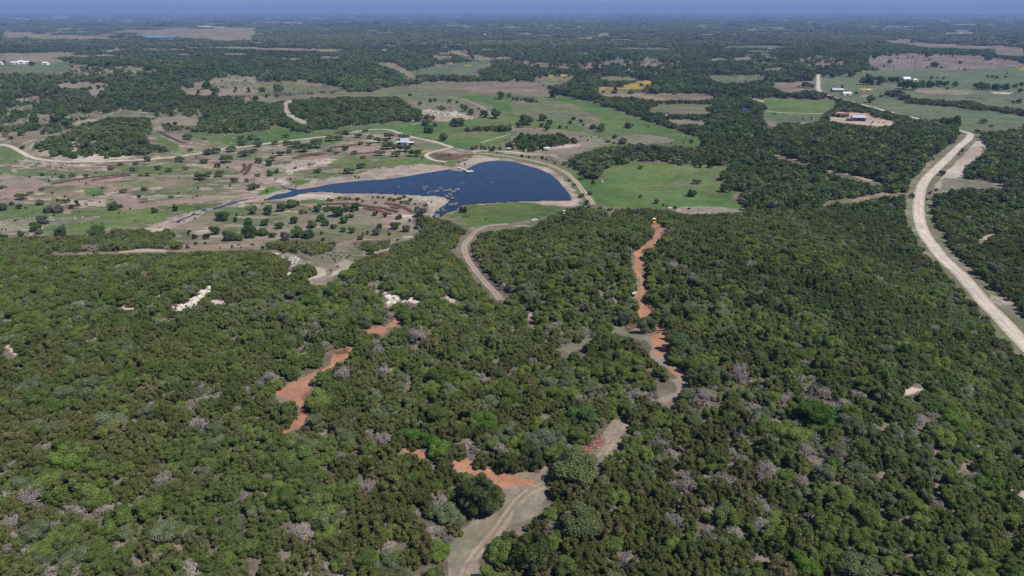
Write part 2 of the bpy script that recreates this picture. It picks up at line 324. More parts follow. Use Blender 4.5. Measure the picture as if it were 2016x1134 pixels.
# banks round the lake
paint('bank', c6([(-30,640),(150,600),(250,540),(330,545),(450,510),(560,495),(600,470),(700,470),(850,432),(920,412),(1150,378),(1300,362),(1400,377),(1540,388),(1560,372),(1640,345),(1720,312),(1820,312),(1900,322),(2012,335),(2120,352),(2230,385),(2340,420),(2440,495),(2510,590),(2560,690),(2540,705),(2440,700),(2300,692),(2012,676),(1700,695),(1620,702),(1560,745),(1500,760),(1430,800),(1400,820),(1380,790),(1330,735),(1240,690),(1000,640),(780,640),(600,640),(380,665),(150,668),(-30,668)]), 0, mix='nm', lo=.3, hi=.7)
paint('pale', c6([(920,455),(980,470),(1040,485),(1000,495),(940,490)]), 0); paint('pale', c6([(1700,312),(1900,322),(1880,345),(1740,370),(1700,352)]), 0)
paint('pale', c6([(320,610),(700,600),(1000,606),(1330,618),(1480,612),(1500,640),(1340,640),(1000,622),(700,618),(420,650),(250,650)]), 0, part=.75)
paint('pale', c6([(1240,620),(1480,620),(1530,650),(1500,700),(1400,760),(1340,720),(1330,660)]), 0, part=.8)
paint('pink', c6([(370,705),(560,680),(780,650),(930,636),(1240,650),(1340,670),(1340,720),(1250,740),(1240,790),(1130,750),(1000,770),(880,735),(820,705),(600,705),(450,712)]), 0)
paint('pale', c6([(1150,760),(1250,770),(1230,840),(1190,840)]), 0)
paint('green', c6([(360,668),(560,655),(650,630),(760,640),(560,685),(380,695)]), 0)
paint('grey', c6([(0,900),(350,760),(820,730),(1240,800),(1280,880),(1100,960),(760,990),(700,1060),(0,1030)]), .0, lo=.45, hi=.6)
paint('olive', c6([(300,900),(700,830),(1100,900),(1250,900),(1150,960),(800,960),(500,1000)]), .0, part=.8)
paint('brown', c6([(1380,300),(1560,290),(1680,300),(1560,335),(1430,335)]), 0); paint('green', c6([(1450,345),(1560,350),(1640,400),(1560,395)]), 0)
paint('bright', c6([(1450,790),(1600,705),(1720,697),(2012,678),(2180,690),(2380,697),(2350,740),(2250,790),(2012,850),(1800,870),(1690,870),(1600,800),(1500,790)]), 0, lo=.35, hi=.7)
paint('tan', c6([(1430,800),(1480,750),(1590,710),(1560,770),(1460,810)]), 0); paint('tan', c6([(1560,790),(1650,795),(1640,803)]), 0)
paint('tan', c6([(1690,870),(1800,868),(2012,845),(2150,800),(2300,770),(2290,800),(2150,830),(2040,870),(1800,900),(1720,920),(1690,1000)]), 0)
# dam, its far bank and the field below it
paint('olive', c7([(-120,300),(0,305),(200,330),(340,370),(460,440),(560,520),(650,690),(580,700),(530,640),(480,560),(420,490),(330,430),(200,380),(0,335),(-120,325)]), 0)
paint('pale', c7([(-60,268),(0,272),(200,290),(340,310),(350,322),(200,312),(0,292),(-60,290)]), 0); paint('pale', c7([(250,240),(480,215),(545,212),(480,235),(260,258)]), 0, part=.7)
paint('green', c7([(330,372),(420,400),(520,440),(560,480),(700,490),(720,430),(800,400),(950,362),(1100,350),(1300,372),(1450,392),(1560,380),(1690,390),(1640,440),(1580,490),(1660,510),(1740,570),(1790,590),(1750,660),(1830,730),(1700,745),(1400,760),(1150,720),(1050,720),(800,715),(650,700),(600,620),(540,540),(440,440)]), 0, lo=.35, hi=.7)
paint('lime', c7([(740,530),(980,520),(1300,450),(1470,450),(1600,560),(1560,620),(1200,650),(860,560)]), 0, lo=.3, hi=.75); paint('olive', c7([(1040,540),(1380,512),(1520,540),(1300,545),(1100,550)]), 0, part=.8)
paint('grey', c7([(1180,720),(1500,700),(1840,715),(1800,745),(1400,765),(1230,735)]), 0, lo=.5); paint('pale', c7([(1190,700),(1330,725),(1320,740),(1200,722)]), .1, part=.6)
paint('tan', c7([(870,760),(1010,748),(1010,765),(900,770)]), 0); paint('tan', c7([(730,780),(800,725),(800,745),(760,780),(715,795)]), 0)
# right side
paint('pale', c8([(1255,600),(1290,560),(1290,500),(1350,420),(1420,350),(1600,195),(1665,195),(1720,225),(1700,280),(1600,340),(1535,415),(1530,490),(1620,512),(1720,522),(1740,555),(1500,560),(1390,590),(1290,610)]), .01, lo=.3, hi=.75)
paint('grey', c8([(1370,490),(1540,500),(1830,545),(1870,560),(1700,562),(1500,560),(1300,605)]), .02, part=.85)
paint('tan', c8([(1600,130),(1780,125),(1900,90),(2012,85),(2012,110),(1800,140),(1650,190)]), .1)
paint_line('olive', [(1911,266),(1905,275),(1887,290),(1862,315),(1835,340),(1818,360),(1811,380),(1808,405),(1810,438),(1823,465),(1840,488),(1857,510),(1887,537),(1912,565),(1942,600),(1975,633),(2002,663),(2050,712)], 17, 0, .25, hard=False)
paint('pale', c8([(1050,860),(1140,900),(1170,880),(1150,840)]), .1, part=.7); paint('tan', c8([(1260,860),(1400,900),(1400,1000),(1290,930)]), .15, part=.8)
paint('grey', d4([(1380,60),(1500,110),(1640,260),(1800,420),(1980,470),(2012,600),(2012,640),(1850,520),(1700,340),(1560,210),(1440,130)]), .08); paint('pale', d4([(1500,180),(1590,180),(1560,215)]), 0); paint('pale', d4([(1760,400),(1900,430),(1970,480),(1850,490)]), .1, part=.7)
paint('pale', c8([(1640,970),(1780,900),(1800,890),(1720,960),(1650,995)]), 0); paint('pale', c8([(1790,540),(1830,515),(1840,560)]), 0); paint('tan', c8([(400,690),(520,650),(640,640),(700,630),(870,600),(1090,590),(1100,600),(880,625),(690,670),(620,680),(540,665),(420,700)]), 0)
paint('olive', c8([(430,690),(520,650),(660,645),(640,680),(540,668)]), 0); paint('grey', c8([(1090,590),(1180,570),(1170,900),(1100,860),(1110,700)]), .12, part=.8)
paint('tan', c8([(1100,510),(1200,395),(1300,355),(1440,230),(1480,208),(1310,365),(1230,420),(1150,545)]), .15, part=.8)
paint('tan', c8([(920,480),(1080,475),(1150,490),(1130,510),(960,495)]), .1)
# slopes in the near woods
paint('white', d1([(1345,500),(1420,460),(1530,425),(1560,380),(1640,320),(1650,275),(1668,290),(1665,360),(1600,400),(1540,470),(1480,500),(1380,525)]), 0.4, part=.52, hard=True); paint('white', d1([(1660,440),(1730,418),(1770,460),(1690,475)]), 0, part=.8); paint('white', d1([(1305,575),(1360,570),(1340,610)]), 0)
paint('white', d1([(1200,385),(1260,395),(1230,425)]), 0); paint('pale', d1([(910,480),(1010,490),(1000,510),(920,512)]), 0); paint('pale', d1([(30,800),(110,790),(110,860),(80,930),(50,930)]), .1, part=.8, hard=True)
paint('tan', d1([(330,75),(450,70),(600,75),(690,40),(695,55),(740,72),(900,45),(1300,40),(1400,45),(1480,10),(2012,0),(2012,50),(1500,60),(1300,68),(960,78),(450,88)]), .02); paint('pale', d1([(900,50),(1300,42),(1290,58),(960,72)]), 0)
paint('white', d2([(80,55),(200,78),(290,95),(345,115),(300,185),(250,258),(228,250),(268,180),(285,130),(200,102)]), 0, part=.92)
paint('grey', d2([(345,95),(560,60),(740,90),(785,150),(700,220),(620,260),(545,345),(450,335),(440,240),(490,200),(450,150)]), .3, lo=.3, hi=.6, hard=False); paint('pale', d2([(600,240),(690,110),(780,140),(700,200),(620,265)]), 0); paint('pale', d2([(440,230),(540,160),(560,250),(470,310)]), .12, hard=True)
paint('white', d2([(930,75),(1040,25),(1060,0),(1075,10),(1050,45),(950,85)]), 0); paint('white', d2([(850,60),(910,90),(890,95)]), 0); paint('pale', d2([(150,310),(180,300),(150,355)]), 0); paint('pink', d2([(240,430),(300,405),(300,455)]), 0)
paint('white', d2([(985,355),(1020,398),(1110,405),(1250,435),(1295,460),(1200,470),(1100,440),(1040,492),(1005,500),(1020,445)]), 0.25, part=.6, hard=True); paint('pale', d2([(1470,408),(1540,405),(1590,465),(1540,470)]), 0); paint('olive', d2([(880,320),(940,260),(985,290),(960,320)]), 0); paint('olive', d2([(1380,225),(1420,222),(1470,290),(1440,300)]), 0)
paint('olive', d2([(1510,50),(1560,30),(1640,30),(1650,130),(1730,230),(1760,300),(1740,320),(1720,240),(1640,140)]), 0)
paint('grey', d3([(770,690),(800,660),(900,640),(950,690),(1050,740),(1100,820),(1210,880),(1300,960),(1340,1010),(1330,1090),(1260,1134),(1230,1110),(1300,1040),(1220,960),(1100,890),(1040,790),(900,730)]), 0); paint('grey', d3([(360,835),(480,790),(540,765),(590,725),(635,722),(600,770),(500,840),(430,880)]), 0)
paint('white', d3([(1840,130),(1870,125),(1880,170),(1845,165)]), 0); paint('pale', d3([(1480,50),(1530,45),(1490,70)]), 0); paint('pale', d4([(170,250),(215,245),(190,300)]), 0); paint('pale', d4([(1030,530),(1075,535),(1060,580)]), 0); paint('pale', d4([(60,500),(130,465),(110,490)]), 0)
paint('pale', e3([(1290,0),(1430,0),(1400,25),(1340,40)]), 0); paint('pale', e3([(1900,575),(1960,590),(2100,650),(2100,760),(1960,695)]), 0); paint('pale', e3([(1700,280),(1780,350),(1740,350)]), .0)
paint('grey', [(1300,750),(1345,742),(1348,765),(1328,792),(1300,802),(1308,772)], 0); paint('pale', d3([(115,568),(140,570),(150,630),(178,645),(165,668),(128,640)]), 0); paint('pale', d3([(195,772),(285,778),(230,803)]), 0); paint('pale', d3([(205,700),(235,705),(232,735),(212,735)]), 0)
# red dozed dirt
paint('red', [(1280,436),(1296,438),(1303,446),(1311,447),(1308,456),(1302,464),(1296,474),(1290,483),(1262,490),(1256,497),(1264,508),(1271,530),(1265,545),(1263,560),(1262,572),(1270,585),(1284,595),(1286,608),(1283,622),(1262,628),(1258,610),(1266,600),(1248,584),(1246,575),(1254,560),(1254,545),(1252,525),(1246,512),(1243,498),(1252,488),(1262,482),(1278,474),(1288,462),(1290,450),(1282,446)], 0, .6, mix='nm', lo=.3, hi=.7)
paint('red', [(1283,635),(1300,637),(1312,660),(1312,678),(1320,688),(1304,702),(1288,695),(1275,672),(1272,660),(1290,655)], 0, .6, mix='nm')
paint('red', [(1318,722),(1345,738),(1350,745),(1332,748),(1315,735)], 0, .6, mix='nm', part=.7); paint('pink', [(1243,648),(1260,640),(1272,655),(1260,662)], 0)
paint('red', d2([(870,675),(950,658),(1050,648),(1090,598),(1180,598),(1150,640),(1060,660),(1020,725),(960,705),(880,708)]), 0, .6, mix='nm'); paint('red', d2([(1195,598),(1300,598),(1290,608),(1210,608)]), 0)
paint('red', d2([(690,790),(740,800),(735,850),(720,905),(650,925),(560,975),(500,1005),(430,1060),(370,1150),(430,1290),(440,1330),(380,1330),(320,1250),(140,1180),(160,1130),(330,1060),(440,1008),(530,960),(550,895),(600,830)]), 0, .6, mix='nm', lo=.3, hi=.7)
paint('red', e1([(1620,0),(1700,-30),(1800,0),(1822,40),(1830,90),(1815,150),(1800,228),(1750,232),(1640,292),(1628,288),(1690,230),(1760,180),(1780,120),(1770,88),(1720,78),(1690,42)]), 0, .6, mix='nm', lo=.3, hi=.7)
paint('red', e2([(560,318),(620,342),(720,388),(745,425),(690,418),(640,382),(570,388)]), 0, .5, mix='nm')
paint('grey', e2([(830,1134),(850,970),(930,865),(1000,785),(1110,755),(1170,700),(1185,600),(1220,520),(1330,500),(1400,510),(1420,440),(1500,450),(1440,520),(1430,590),(1440,640),(1385,740),(1310,780),(1220,805),(1115,900),(1030,1000),(1040,1134),(1060,1300),(800,1300)]), 0, .5, mix='nm', lo=.25, hi=.6)
paint('grey', e2([(1690,445),(1610,412),(1700,310),(1760,250),(1840,185),(1925,215),(1860,280),(1805,350),(1800,400),(1740,445)]), 0, .5, mix='nm')
paint('red', e2([(1615,415),(1660,330),(1740,310),(1750,330),(1690,400),(1640,430)]), 0, .5, part=.6)
paint('red', e2([(880,430),(990,418),(1050,460),(1200,518),(1395,560),(1385,585),(1250,578),(1190,605),(1165,600),(1100,540),(990,500),(910,498),(875,470)]), 0, .5, mix='nm', lo=.3, hi=.7)
# woods standing inside those outlines
for p in (c5([(250,235),(300,190),(400,150),(520,130),(600,90),(660,50),(760,30),(850,0),(1150,0),(1290,20),(1200,60),(1190,130),(1150,170),(1180,200),(1300,230),(1360,250),(1330,270),(1250,285),(1050,310),(950,330),(800,340),(600,345),(400,320),(290,270)]),
          c5([(1560,100),(1550,50),(1640,0),(2012,0),(2012,95),(1800,105)]),
          c2([(0,1000),(0,870),(100,820),(230,800),(250,870),(330,920),(270,980),(180,1000)]),
          c2([(260,830),(290,790),(420,780),(560,770),(900,760),(1120,760),(1220,830),(1310,870),(1290,920),(1210,935),(1100,915),(880,900),(760,895),(620,910),(540,945),(480,940),(400,880),(300,850)]),
          c2([(1390,850),(1420,825),(1530,840),(1570,870),(1450,872)]),
          c2([(1605,1045),(1640,1000),(1800,990),(2012,975),(2012,1030),(1760,1045)]),
          c6([(1640,260),(1670,230),(1760,215),(1900,240),(1960,200),(2012,180),(2012,250),(1860,270)]),
          c7([(0,265),(0,190),(50,130),(200,135),(380,130),(450,150),(545,190),(470,215),(260,245),(180,275)]),
          c3([(0,790),(0,755),(100,765),(170,765),(240,815)]), c6([(1240,830),(1260,780),(1420,790),(1500,800),(1600,850),(1680,900),(1690,1000),(1200,1010),(1300,900)]),
          c4([(905,740),(930,700),(1060,715),(1070,740),(1180,770),(1440,790),(1620,790),(1720,830),(1870,840),(2012,860),(2200,880),(2200,960),(2012,918),(1800,885),(1450,845),(1200,825),(1080,812),(990,780)]),
          c4([(390,950),(480,880),(530,845),(560,795),(700,810),(820,845),(830,890),(800,885),(610,888),(530,885),(465,940)]), c4([(830,925),(810,860),(900,870),(1100,905),(1160,945),(1260,960),(1000,962)]),
          c4([(1260,960),(1370,925),(1480,920),(1525,970),(1500,1030)])):
    woods(p, 1.0)
woods(c5([(600,90),(700,60),(760,160),(900,260),(1050,300),(600,330),(400,300),(420,200)]), .62)
woods(c5([(280,280),(330,230),(420,180),(520,230),(760,270),(950,300),(950,330),(800,340),(600,345),(400,320)]), .5)
paint('grey', c1([(1150,960),(1300,905),(1560,935),(1550,1000),(1260,965)]), 0)
paint_line('pale', [(572,198),(563,207),(562,214),(571,226),(588,236),(602,242)], 9, 0)
woods(c5([(-60,1000),(0,940),(400,935),(640,925),(820,920),(900,880),(1100,880),(1260,830),(1400,920),(1330,960),(1500,1000),(1440,1010),(900,1060),(600,1060),(330,1070),(-60,1090)]), .85)
woods(c5([(0,60),(80,70),(200,40),(500,50),(640,80),(400,140),(330,110),(150,100),(0,110)]), .6)
woods(d2([(0,60),(80,70),(280,140),(230,250),(150,300),(0,300)]), 1); woods(d2([(300,180),(440,150),(490,210),(440,330),(350,370),(250,330)]), 1)
woods(c6([(60,985),(330,960),(620,1000),(600,1060),(340,1090),(120,1050)]), .6); woods(c6([(760,985),(1060,960),(1040,1020),(930,1070),(800,1040)]), .9)

_o = (DEN < .3) & (GY > 330)
_mo = 1 + .55 * (fbm(GX / 5, GY / 2.6, 81, 3) - .5) + .5 * (fbm(GX / 30, GY / 18, 82, 3) - .5)
ALB = np.where(_o[..., None], ALB * np.stack([_mo * (1 + .25 * (fbm(GX / 70, GY / 40, 83, 3) - .5)), _mo, _mo], -1), ALB)
# ------------------------------------------------------------------ water outlines
LAKE = c6([(65,655),(150,612),(230,598),(288,585),(270,575),(205,550),(188,536),(202,538),(235,558),(285,563),(330,571),(410,561),(480,550),(600,526),(700,516),(850,500),(1000,492),(1170,470),(1300,446),(1430,426),(1520,412),(1560,424),(1625,428),(1650,412),(1690,391),(1750,362),(1820,350),(1900,344),(2012,350),(2095,372),(2215,408),(2310,448),(2372,500),(2440,580),(2482,640),(2470,655),(2200,660),(2012,666),(1700,686),(1610,694),(1565,735),(1500,748),(1440,790),(1405,806),(1385,780),(1420,735),(1470,700),(1520,665),(1500,640),(1450,622),(1330,618),(1250,614),(1100,606),(900,600),(700,600),(520,586),(420,590),(360,602),(300,622),(230,637)])
CREEK = c5([(2030,640),(1900,660),(1800,684),(1700,714),(1600,735),(1520,772),(1440,802),(1380,832),(1300,852),(1210,885)])
TANK = [(1453,212),(1481,213),(1477,219),(1462,220)]
FARLAKE = c1([(1060,273),(1150,278),(1300,284),(1430,288),(1370,301),(1250,306),(1150,301),(1090,290)])
paint('pale', c5([(230,230),(300,190),(400,160),(520,140),(620,110),(760,160),(900,260),(1060,300),(950,335),(800,345),(600,350),(400,325),(280,280)]), None)
paint_line('bank', CREEK, 15, 0, .9, hard=False, part=.8); paint_line('pale', CREEK, 9, 0, .9, hard=True, part=.55)
lake_ch = chart(LAKE)
LAKEM = inside(gx, gy, lake_ch)
DEN[LAKEM] = 0
for pl in (LAKE, TANK, FARLAKE): VIS |= inside(vx, vy, pl)
for pl in (TANK, FARLAKE):
    m = inside(gx, gy, chart(pl)); DEN[m] = 0

ALB *= .83
# ------------------------------------------------------------------ mesh and material helpers
def new_mesh(name, v, f, mat=None, attrs=None, smooth=False, mats=None, midx=None):
    """v (n,3); f (m,3) or (m,4); attrs {name: (type, domain, flat array)}"""
    v = np.asarray(v, np.float32); f = np.asarray(f, np.int32); me = bpy.data.meshes.new(name)
    k = f.shape[1]; m = len(f)
    me.vertices.add(len(v)); me.vertices.foreach_set("co", v.ravel())
    me.loops.add(m * k); me.loops.foreach_set("vertex_index", f.ravel())
    me.polygons.add(m); me.polygons.foreach_set("loop_start", np.arange(0, m * k, k, dtype=np.int32))
    for mt in (mats or ([mat] if mat else [])): me.materials.append(mt)
    if midx is not None: me.polygons.foreach_set("material_index", np.asarray(midx, np.int32))
    me.polygons.foreach_set("use_smooth", np.full(m, smooth))
    for an, (ty, dom, data) in (attrs or {}).items():
        a = me.attributes.new(an, ty, dom)
        a.data.foreach_set({'FLOAT': 'value', 'INT': 'value', 'FLOAT_VECTOR': 'vector', 'FLOAT_COLOR': 'color'}[ty], np.asarray(data).ravel())
    me.update(calc_edges=True); return me
def link(o, parent=None):
    COL.objects.link(o)
    if parent: o.parent = parent
    return o
def obj(name, me, parent=None, loc=None, kind=None): 
    o = link(bpy.data.objects.new(name, me), parent)
    if loc is not None: o.location = loc
    if kind: o['kind'] = kind
    return o
def thing(name, label, cat, loc=(0, 0, 0), rz=0, group=None):
    o = link(bpy.data.objects.new(name, None)); o.location = loc; o.rotation_euler = (0, 0, rz)
    o.empty_display_size = .5; tag(o, label, cat, group); return o
def tag(o, label, cat, group=None):
    o['label'] = label; o['category'] = cat
    if group: o['group'] = group
    return o
def mat(name, rgb, rough=.8, metal=0.0, spec=.3, noise=0.0, nscale=3.0):
    m = bpy.data.materials.new(name); m.use_nodes = True; n = m.node_tree.nodes; b = n["Principled BSDF"]
    b.inputs["Base Color"].default_value = (*rgb, 1); b.inputs["Roughness"].default_value = rough
    b.inputs["Metallic"].default_value = metal; b.inputs["Specular IOR Level"].default_value = spec
    if noise:
        g = n.new("ShaderNodeNewGeometry"); t = n.new("ShaderNodeTexNoise"); t.inputs["Scale"].default_value = nscale; t.inputs["Detail"].default_value = 4
        r = n.new("ShaderNodeMapRange"); r.inputs["To Min"].default_value = 1 - noise; r.inputs["To Max"].default_value = 1 + noise
        mx = n.new("ShaderNodeVectorMath"); mx.operation = 'SCALE'; mx.inputs[0].default_value = rgb
        L = m.node_tree.links; L.new(g.outputs["Position"], t.inputs["Vector"]); L.new(t.outputs[0], r.inputs[0]); L.new(r.outputs[0], mx.inputs["Scale"]); L.new(mx.outputs[0], b.inputs["Base Color"])
    return m
def mat_ground(name, attr="col"):
    m = bpy.data.materials.new(name); m.use_nodes = True; n = m.node_tree.nodes; L = m.node_tree.links; b = n["Principled BSDF"]
    b.inputs["Roughness"].default_value = .95; b.inputs["Specular IOR Level"].default_value = .08
    a = n.new("ShaderNodeAttribute"); a.attribute_name = attr
    g = n.new("ShaderNodeNewGeometry"); prod = None
    for sc, lo, hi in ((1.6, .72, 1.28), (.31, .78, 1.22), (.06, .86, 1.14)):
        t = n.new("ShaderNodeTexNoise"); t.inputs["Scale"].default_value = sc; t.inputs["Detail"].default_value = 5; t.inputs["Roughness"].default_value = .65
        L.new(g.outputs["Position"], t.inputs["Vector"])
        r = n.new("ShaderNodeMapRange"); r.inputs["From Min"].default_value = .25; r.inputs["From Max"].default_value = .75
        r.inputs["To Min"].default_value = lo; r.inputs["To Max"].default_value = hi; L.new(t.outputs[0], r.inputs[0])
        if prod is None: prod = r.outputs[0]
        else:
            x = n.new("ShaderNodeMath"); x.operation = 'MULTIPLY'; L.new(prod, x.inputs[0]); L.new(r.outputs[0], x.inputs[1]); prod = x.outputs[0]
    mx = n.new("ShaderNodeVectorMath"); mx.operation = 'SCALE'; L.new(a.outputs["Color"], mx.inputs[0]); L.new(prod, mx.inputs["Scale"])
    L.new(mx.outputs[0], b.inputs["Base Color"]); return m
def mat_leaf(name, transl=.3):
    """colour of the individual tree (its 'tint') times the small variation from leaf clump to leaf clump"""
    m = bpy.data.materials.new(name); m.use_nodes = True; n = m.node_tree.nodes; L = m.node_tree.links; n.clear()
    out = n.new("ShaderNodeOutputMaterial"); a = n.new("ShaderNodeAttribute"); a.attribute_type = 'INSTANCER'; a.attribute_name = "tint"
    v = n.new("ShaderNodeAttribute"); v.attribute_name = "lv"
    mx = n.new("ShaderNodeVectorMath"); mx.operation = 'SCALE'; L.new(a.outputs["Vector"], mx.inputs[0]); L.new(v.outputs["Fac"], mx.inputs["Scale"])
    d = n.new("ShaderNodeBsdfDiffuse"); t = n.new("ShaderNodeBsdfTranslucent"); s = n.new("ShaderNodeMixShader"); s.inputs[0].default_value = transl
    L.new(mx.outputs[0], d.inputs[0]); L.new(mx.outputs[0], t.inputs[0]); L.new(d.outputs[0], s.inputs[1]); L.new(t.outputs[0], s.inputs[2]); L.new(s.outputs[0], out.inputs[0])
    return m
M_GROUND = mat_ground("ground_cover"); M_LEAF = mat_leaf("foliage"); M_WOODY = mat_leaf("bare_wood", .0)
M_BARK = mat("bark", (.13, .105, .085), .95, noise=.3, nscale=4)
M_WATER = bpy.data.materials.new("pond_water"); M_WATER.use_nodes = True
_n = M_WATER.node_tree.nodes; _b = _n["Principled BSDF"]
_b.inputs["Base Color"].default_value = (.003, .011, .034, 1); _b.inputs["Roughness"].default_value = .12; _b.inputs["IOR"].default_value = 1.33
_t = _n.new("ShaderNodeTexNoise"); _t.inputs["Scale"].default_value = .9; _t.inputs["Detail"].default_value = 3
_g = _n.new("ShaderNodeNewGeometry"); _bp = _n.new("ShaderNodeBump"); _bp.inputs["Strength"].default_value = .25; _bp.inputs["Distance"].default_value = .25
M_WATER.node_tree.links.new(_g.outputs["Position"], _t.inputs["Vector"]); M_WATER.node_tree.links.new(_t.outputs[0], _bp.inputs["Height"]); M_WATER.node_tree.links.new(_bp.outputs[0], _b.inputs["Normal"])

# ------------------------------------------------------------------ setting: terrain, water, roads
def blur(a, n):
    for _ in range(n):
        a = (a + np.roll(a, 1, 0) + np.roll(a, -1, 0) + np.roll(a, 1, 1) + np.roll(a, -1, 1)) / 5
    return a
GZ = hgt(GX, GY) - 1.3 * np.minimum(1, 1.6 * blur(LAKEM.astype(float), 3)) * LAKEM
# low ripple of the soil so that bare ground is not a clean sheet
GZ += np.where(LAKEM, 0, (fbm(GX / 4.5, GY / 4.5, 91, 3) - .5) * .5 * sstep(700, 250, GY))
idx = np.arange(NX * NY).reshape(NY, NX)
quads = np.stack([idx[1:, :-1], idx[1:, 1:], idx[:-1, 1:], idx[:-1, :-1]], -1).reshape(-1, 4)
col4 = np.concatenate([np.clip(ALB, 0, 1), np.ones(GX.shape + (1,))], -1)
terrain = obj("terrain", new_mesh("terrain", np.stack([GX, GY, GZ], -1).reshape(-1, 3), quads, M_GROUND,
              {"col": ('FLOAT_COLOR', 'POINT', col4.reshape(-1, 4).astype(np.float32))}, smooth=True), kind='structure')
def sheet(name, px, z, material, cat=None):
    import mathutils
    w = ground([p[0] for p in px], [p[1] for p in px])
    pts = [Vector((a, b, 0)) for a, b, _ in w]
    tri = mathutils.geometry.tessellate_polygon([pts])
    zz = z if z is not None else 0
    o = obj(name, new_mesh(name, [(p.x, p.y, (w[:, 2].mean() if z is None else 0) + zz) for p in pts], np.array(tri), material), kind='structure')
    o.data.polygons.foreach_set("use_smooth", np.ones(len(tri), bool))
    if sum(p.normal.z for p in o.data.polygons) < 0: o.data.flip_normals()
    return o
sheet("lake_water", LAKE, .06, M_WATER)
sheet("stock_tank_water", TANK, 1.2, M_WATER); sheet("distant_lake_water", FARLAKE, 4.0, M_WATER)
def smooth_line(w, step):
    """Catmull-Rom through world points, resampled"""
    w = np.asarray(w)[:, :2]; P = np.vstack([2 * w[0] - w[1], w, 2 * w[-1] - w[-2]]); out = []
    for i in range(1, len(P) - 2):
        n = max(2, int(np.linalg.norm(P[i + 1] - P[i]) / step)); t = np.linspace(0, 1, n, endpoint=False)[:, None]
        a, b, c, d = P[i - 1], P[i], P[i + 1], P[i + 2]
        out.append(.5 * (2 * b + (c - a) * t + (2 * a - 5 * b + 4 * c - d) * t ** 2 + (3 * b - a - 3 * c + d) * t ** 3))
    return np.vstack(out + [w[-1:]])
def road(name, px, width, edge=(.42, .36, .28), mid=(.62, .54, .46), centre=None, lift=.12, wob=.12, step=4.0, paintw=None, material=None):
    w = ground([p[0] for p in px], [p[1] for p in px]); p = smooth_line(w, step)
    tg = np.gradient(p, axis=0); tg /= np.linalg.norm(tg, axis=1)[:, None] + 1e-9; nrm = np.stack([-tg[:, 1], tg[:, 0]], 1)
    s = np.cumsum(np.r_[0, np.linalg.norm(np.diff(p, axis=0), axis=1)])
    acr = np.array([-1, -.8, -.42, -.16, .16, .42, .8, 1]); V, CO = [], []
    wl = width / 2 * (1 + wob * 2 * (fbm(s / 9, s * 0 + 3.1, 5, 3) - .5)); wr = width / 2 * (1 + wob * 2 * (fbm(s / 9, s * 0 + 9.1, 6, 3) - .5))
    for k, a in enumerate(acr):
        q = p + nrm * (np.where(a < 0, wl, wr) * a)[:, None]
        V.append(np.stack([q[:, 0], q[:, 1], hgt(q[:, 0], q[:, 1]) + lift + (0 if abs(a) < 1 else -.1)], 1))
        base = np.asarray(edge if abs(a) > .75 else (centre if centre and abs(a) < .2 else mid))
        nn = (.78 + .44 * fbm(s / 5 + k * 7, s * 0 + k, 8, 3)) * (1.05 if .3 < abs(a) < .5 else .93 if abs(a) < .2 else 1)
        CO.append(base[None] * nn[:, None] * .84)
    n = len(p); V = np.stack(V, 1).reshape(-1, 3); CO = np.stack(CO, 1).reshape(-1, 3); K = len(acr)
    i = np.arange(n * K).reshape(n, K)
    f = np.stack([i[:-1, :-1], i[1:, :-1], i[1:, 1:], i[:-1, 1:]], -1).reshape(-1, 4)
    o = obj(name, new_mesh(name, V, f, material or M_GROUND, {"col": ('FLOAT_COLOR', 'POINT', np.c_[CO, np.ones(len(CO))].astype(np.float32))}, smooth=True), kind='structure')
    if np.mean([q.normal.z for q in list(o.data.polygons)[:50]]) < 0: o.data.flip_normals()
    if paintw: ROADS.append((px, paintw))
    return o
ROADS = []
R_GRAVEL = [(1911,264),(1905,275),(1887,290),(1862,315),(1835,340),(1818,360),(1811,380),(1808,405),(1811,438),(1822,464),(1838,486),(1857,510),(1887,537),(1912,565),(1942,600),(1975,633),(2002,663),(2050,712)]
R_STRAIGHT = [(1611,147),(1611,160),(1612,178),(1621,184),(1649,194),(1677,201),(1719,212),(1752,221),(1807,234),(1850,247),(1887,257),(1911,264)]
R_RANCH = [(-40,284),(0,285),(20,288),(40,298),(58,308),(80,314),(125,318),(190,318),(260,316),(330,311),(385,303),(440,294),(503,286),(549,279),(604,273),(660,267),(700,259),(730,255.5),(764,255.5),(789,263),(816,271),(854,279),(891,290)]
R_LOOP = [(891,290),(862,297),(846,301),(839,306),(846,312),(862,317),(880,319)]
R_DAM = [(905,303),(940,302),(966,304),(1007,309.5),(1045,316),(1083,326),(1113,340),(1133,357),(1148,377),(1160,392),(1169,404)]
R_VALLEY = [(1000,441),(954,446),(936,456),(926,468),(915,480),(914,492),(919,507),(929,523),(939,537),(954,555),(970,572),(986,592)]
TAN = dict(edge=(.26,.21,.15), mid=(.47,.385,.30), centre=(.30,.26,.17))
road("gravel_road", R_GRAVEL, 7.0, mid=(.60,.51,.43), edge=(.46,.39,.31), wob=.08, lift=.2)
road("gravel_road", R_STRAIGHT, 7.0, mid=(.58,.50,.42), edge=(.42,.36,.28), lift=.3)
road("ranch_road", R_RANCH, 5.0, mid=(.58,.50,.42), edge=(.40,.33,.26), lift=.2)
road("ranch_road", R_LOOP, 4.5, mid=(.56,.48,.40), edge=(.40,.33,.26), lift=.15)
road("dam_track", R_DAM, 4.6, lift=.25, edge=(.26,.24,.15), mid=(.50,.42,.31), centre=(.27,.25,.15))
road("valley_track", R_VALLEY, 3.6, lift=.15, edge=(.30,.24,.19), mid=(.42,.33,.26), centre=(.30,.25,.19))
road("ranch_track", [(809,246.5),(830,241),(854,237),(900,232.5),(941,229.5),(966,226),(964,222),(954,215),(941,207),(926,201),(906,195),(885,193)], 3.6, lift=.2, **TAN)
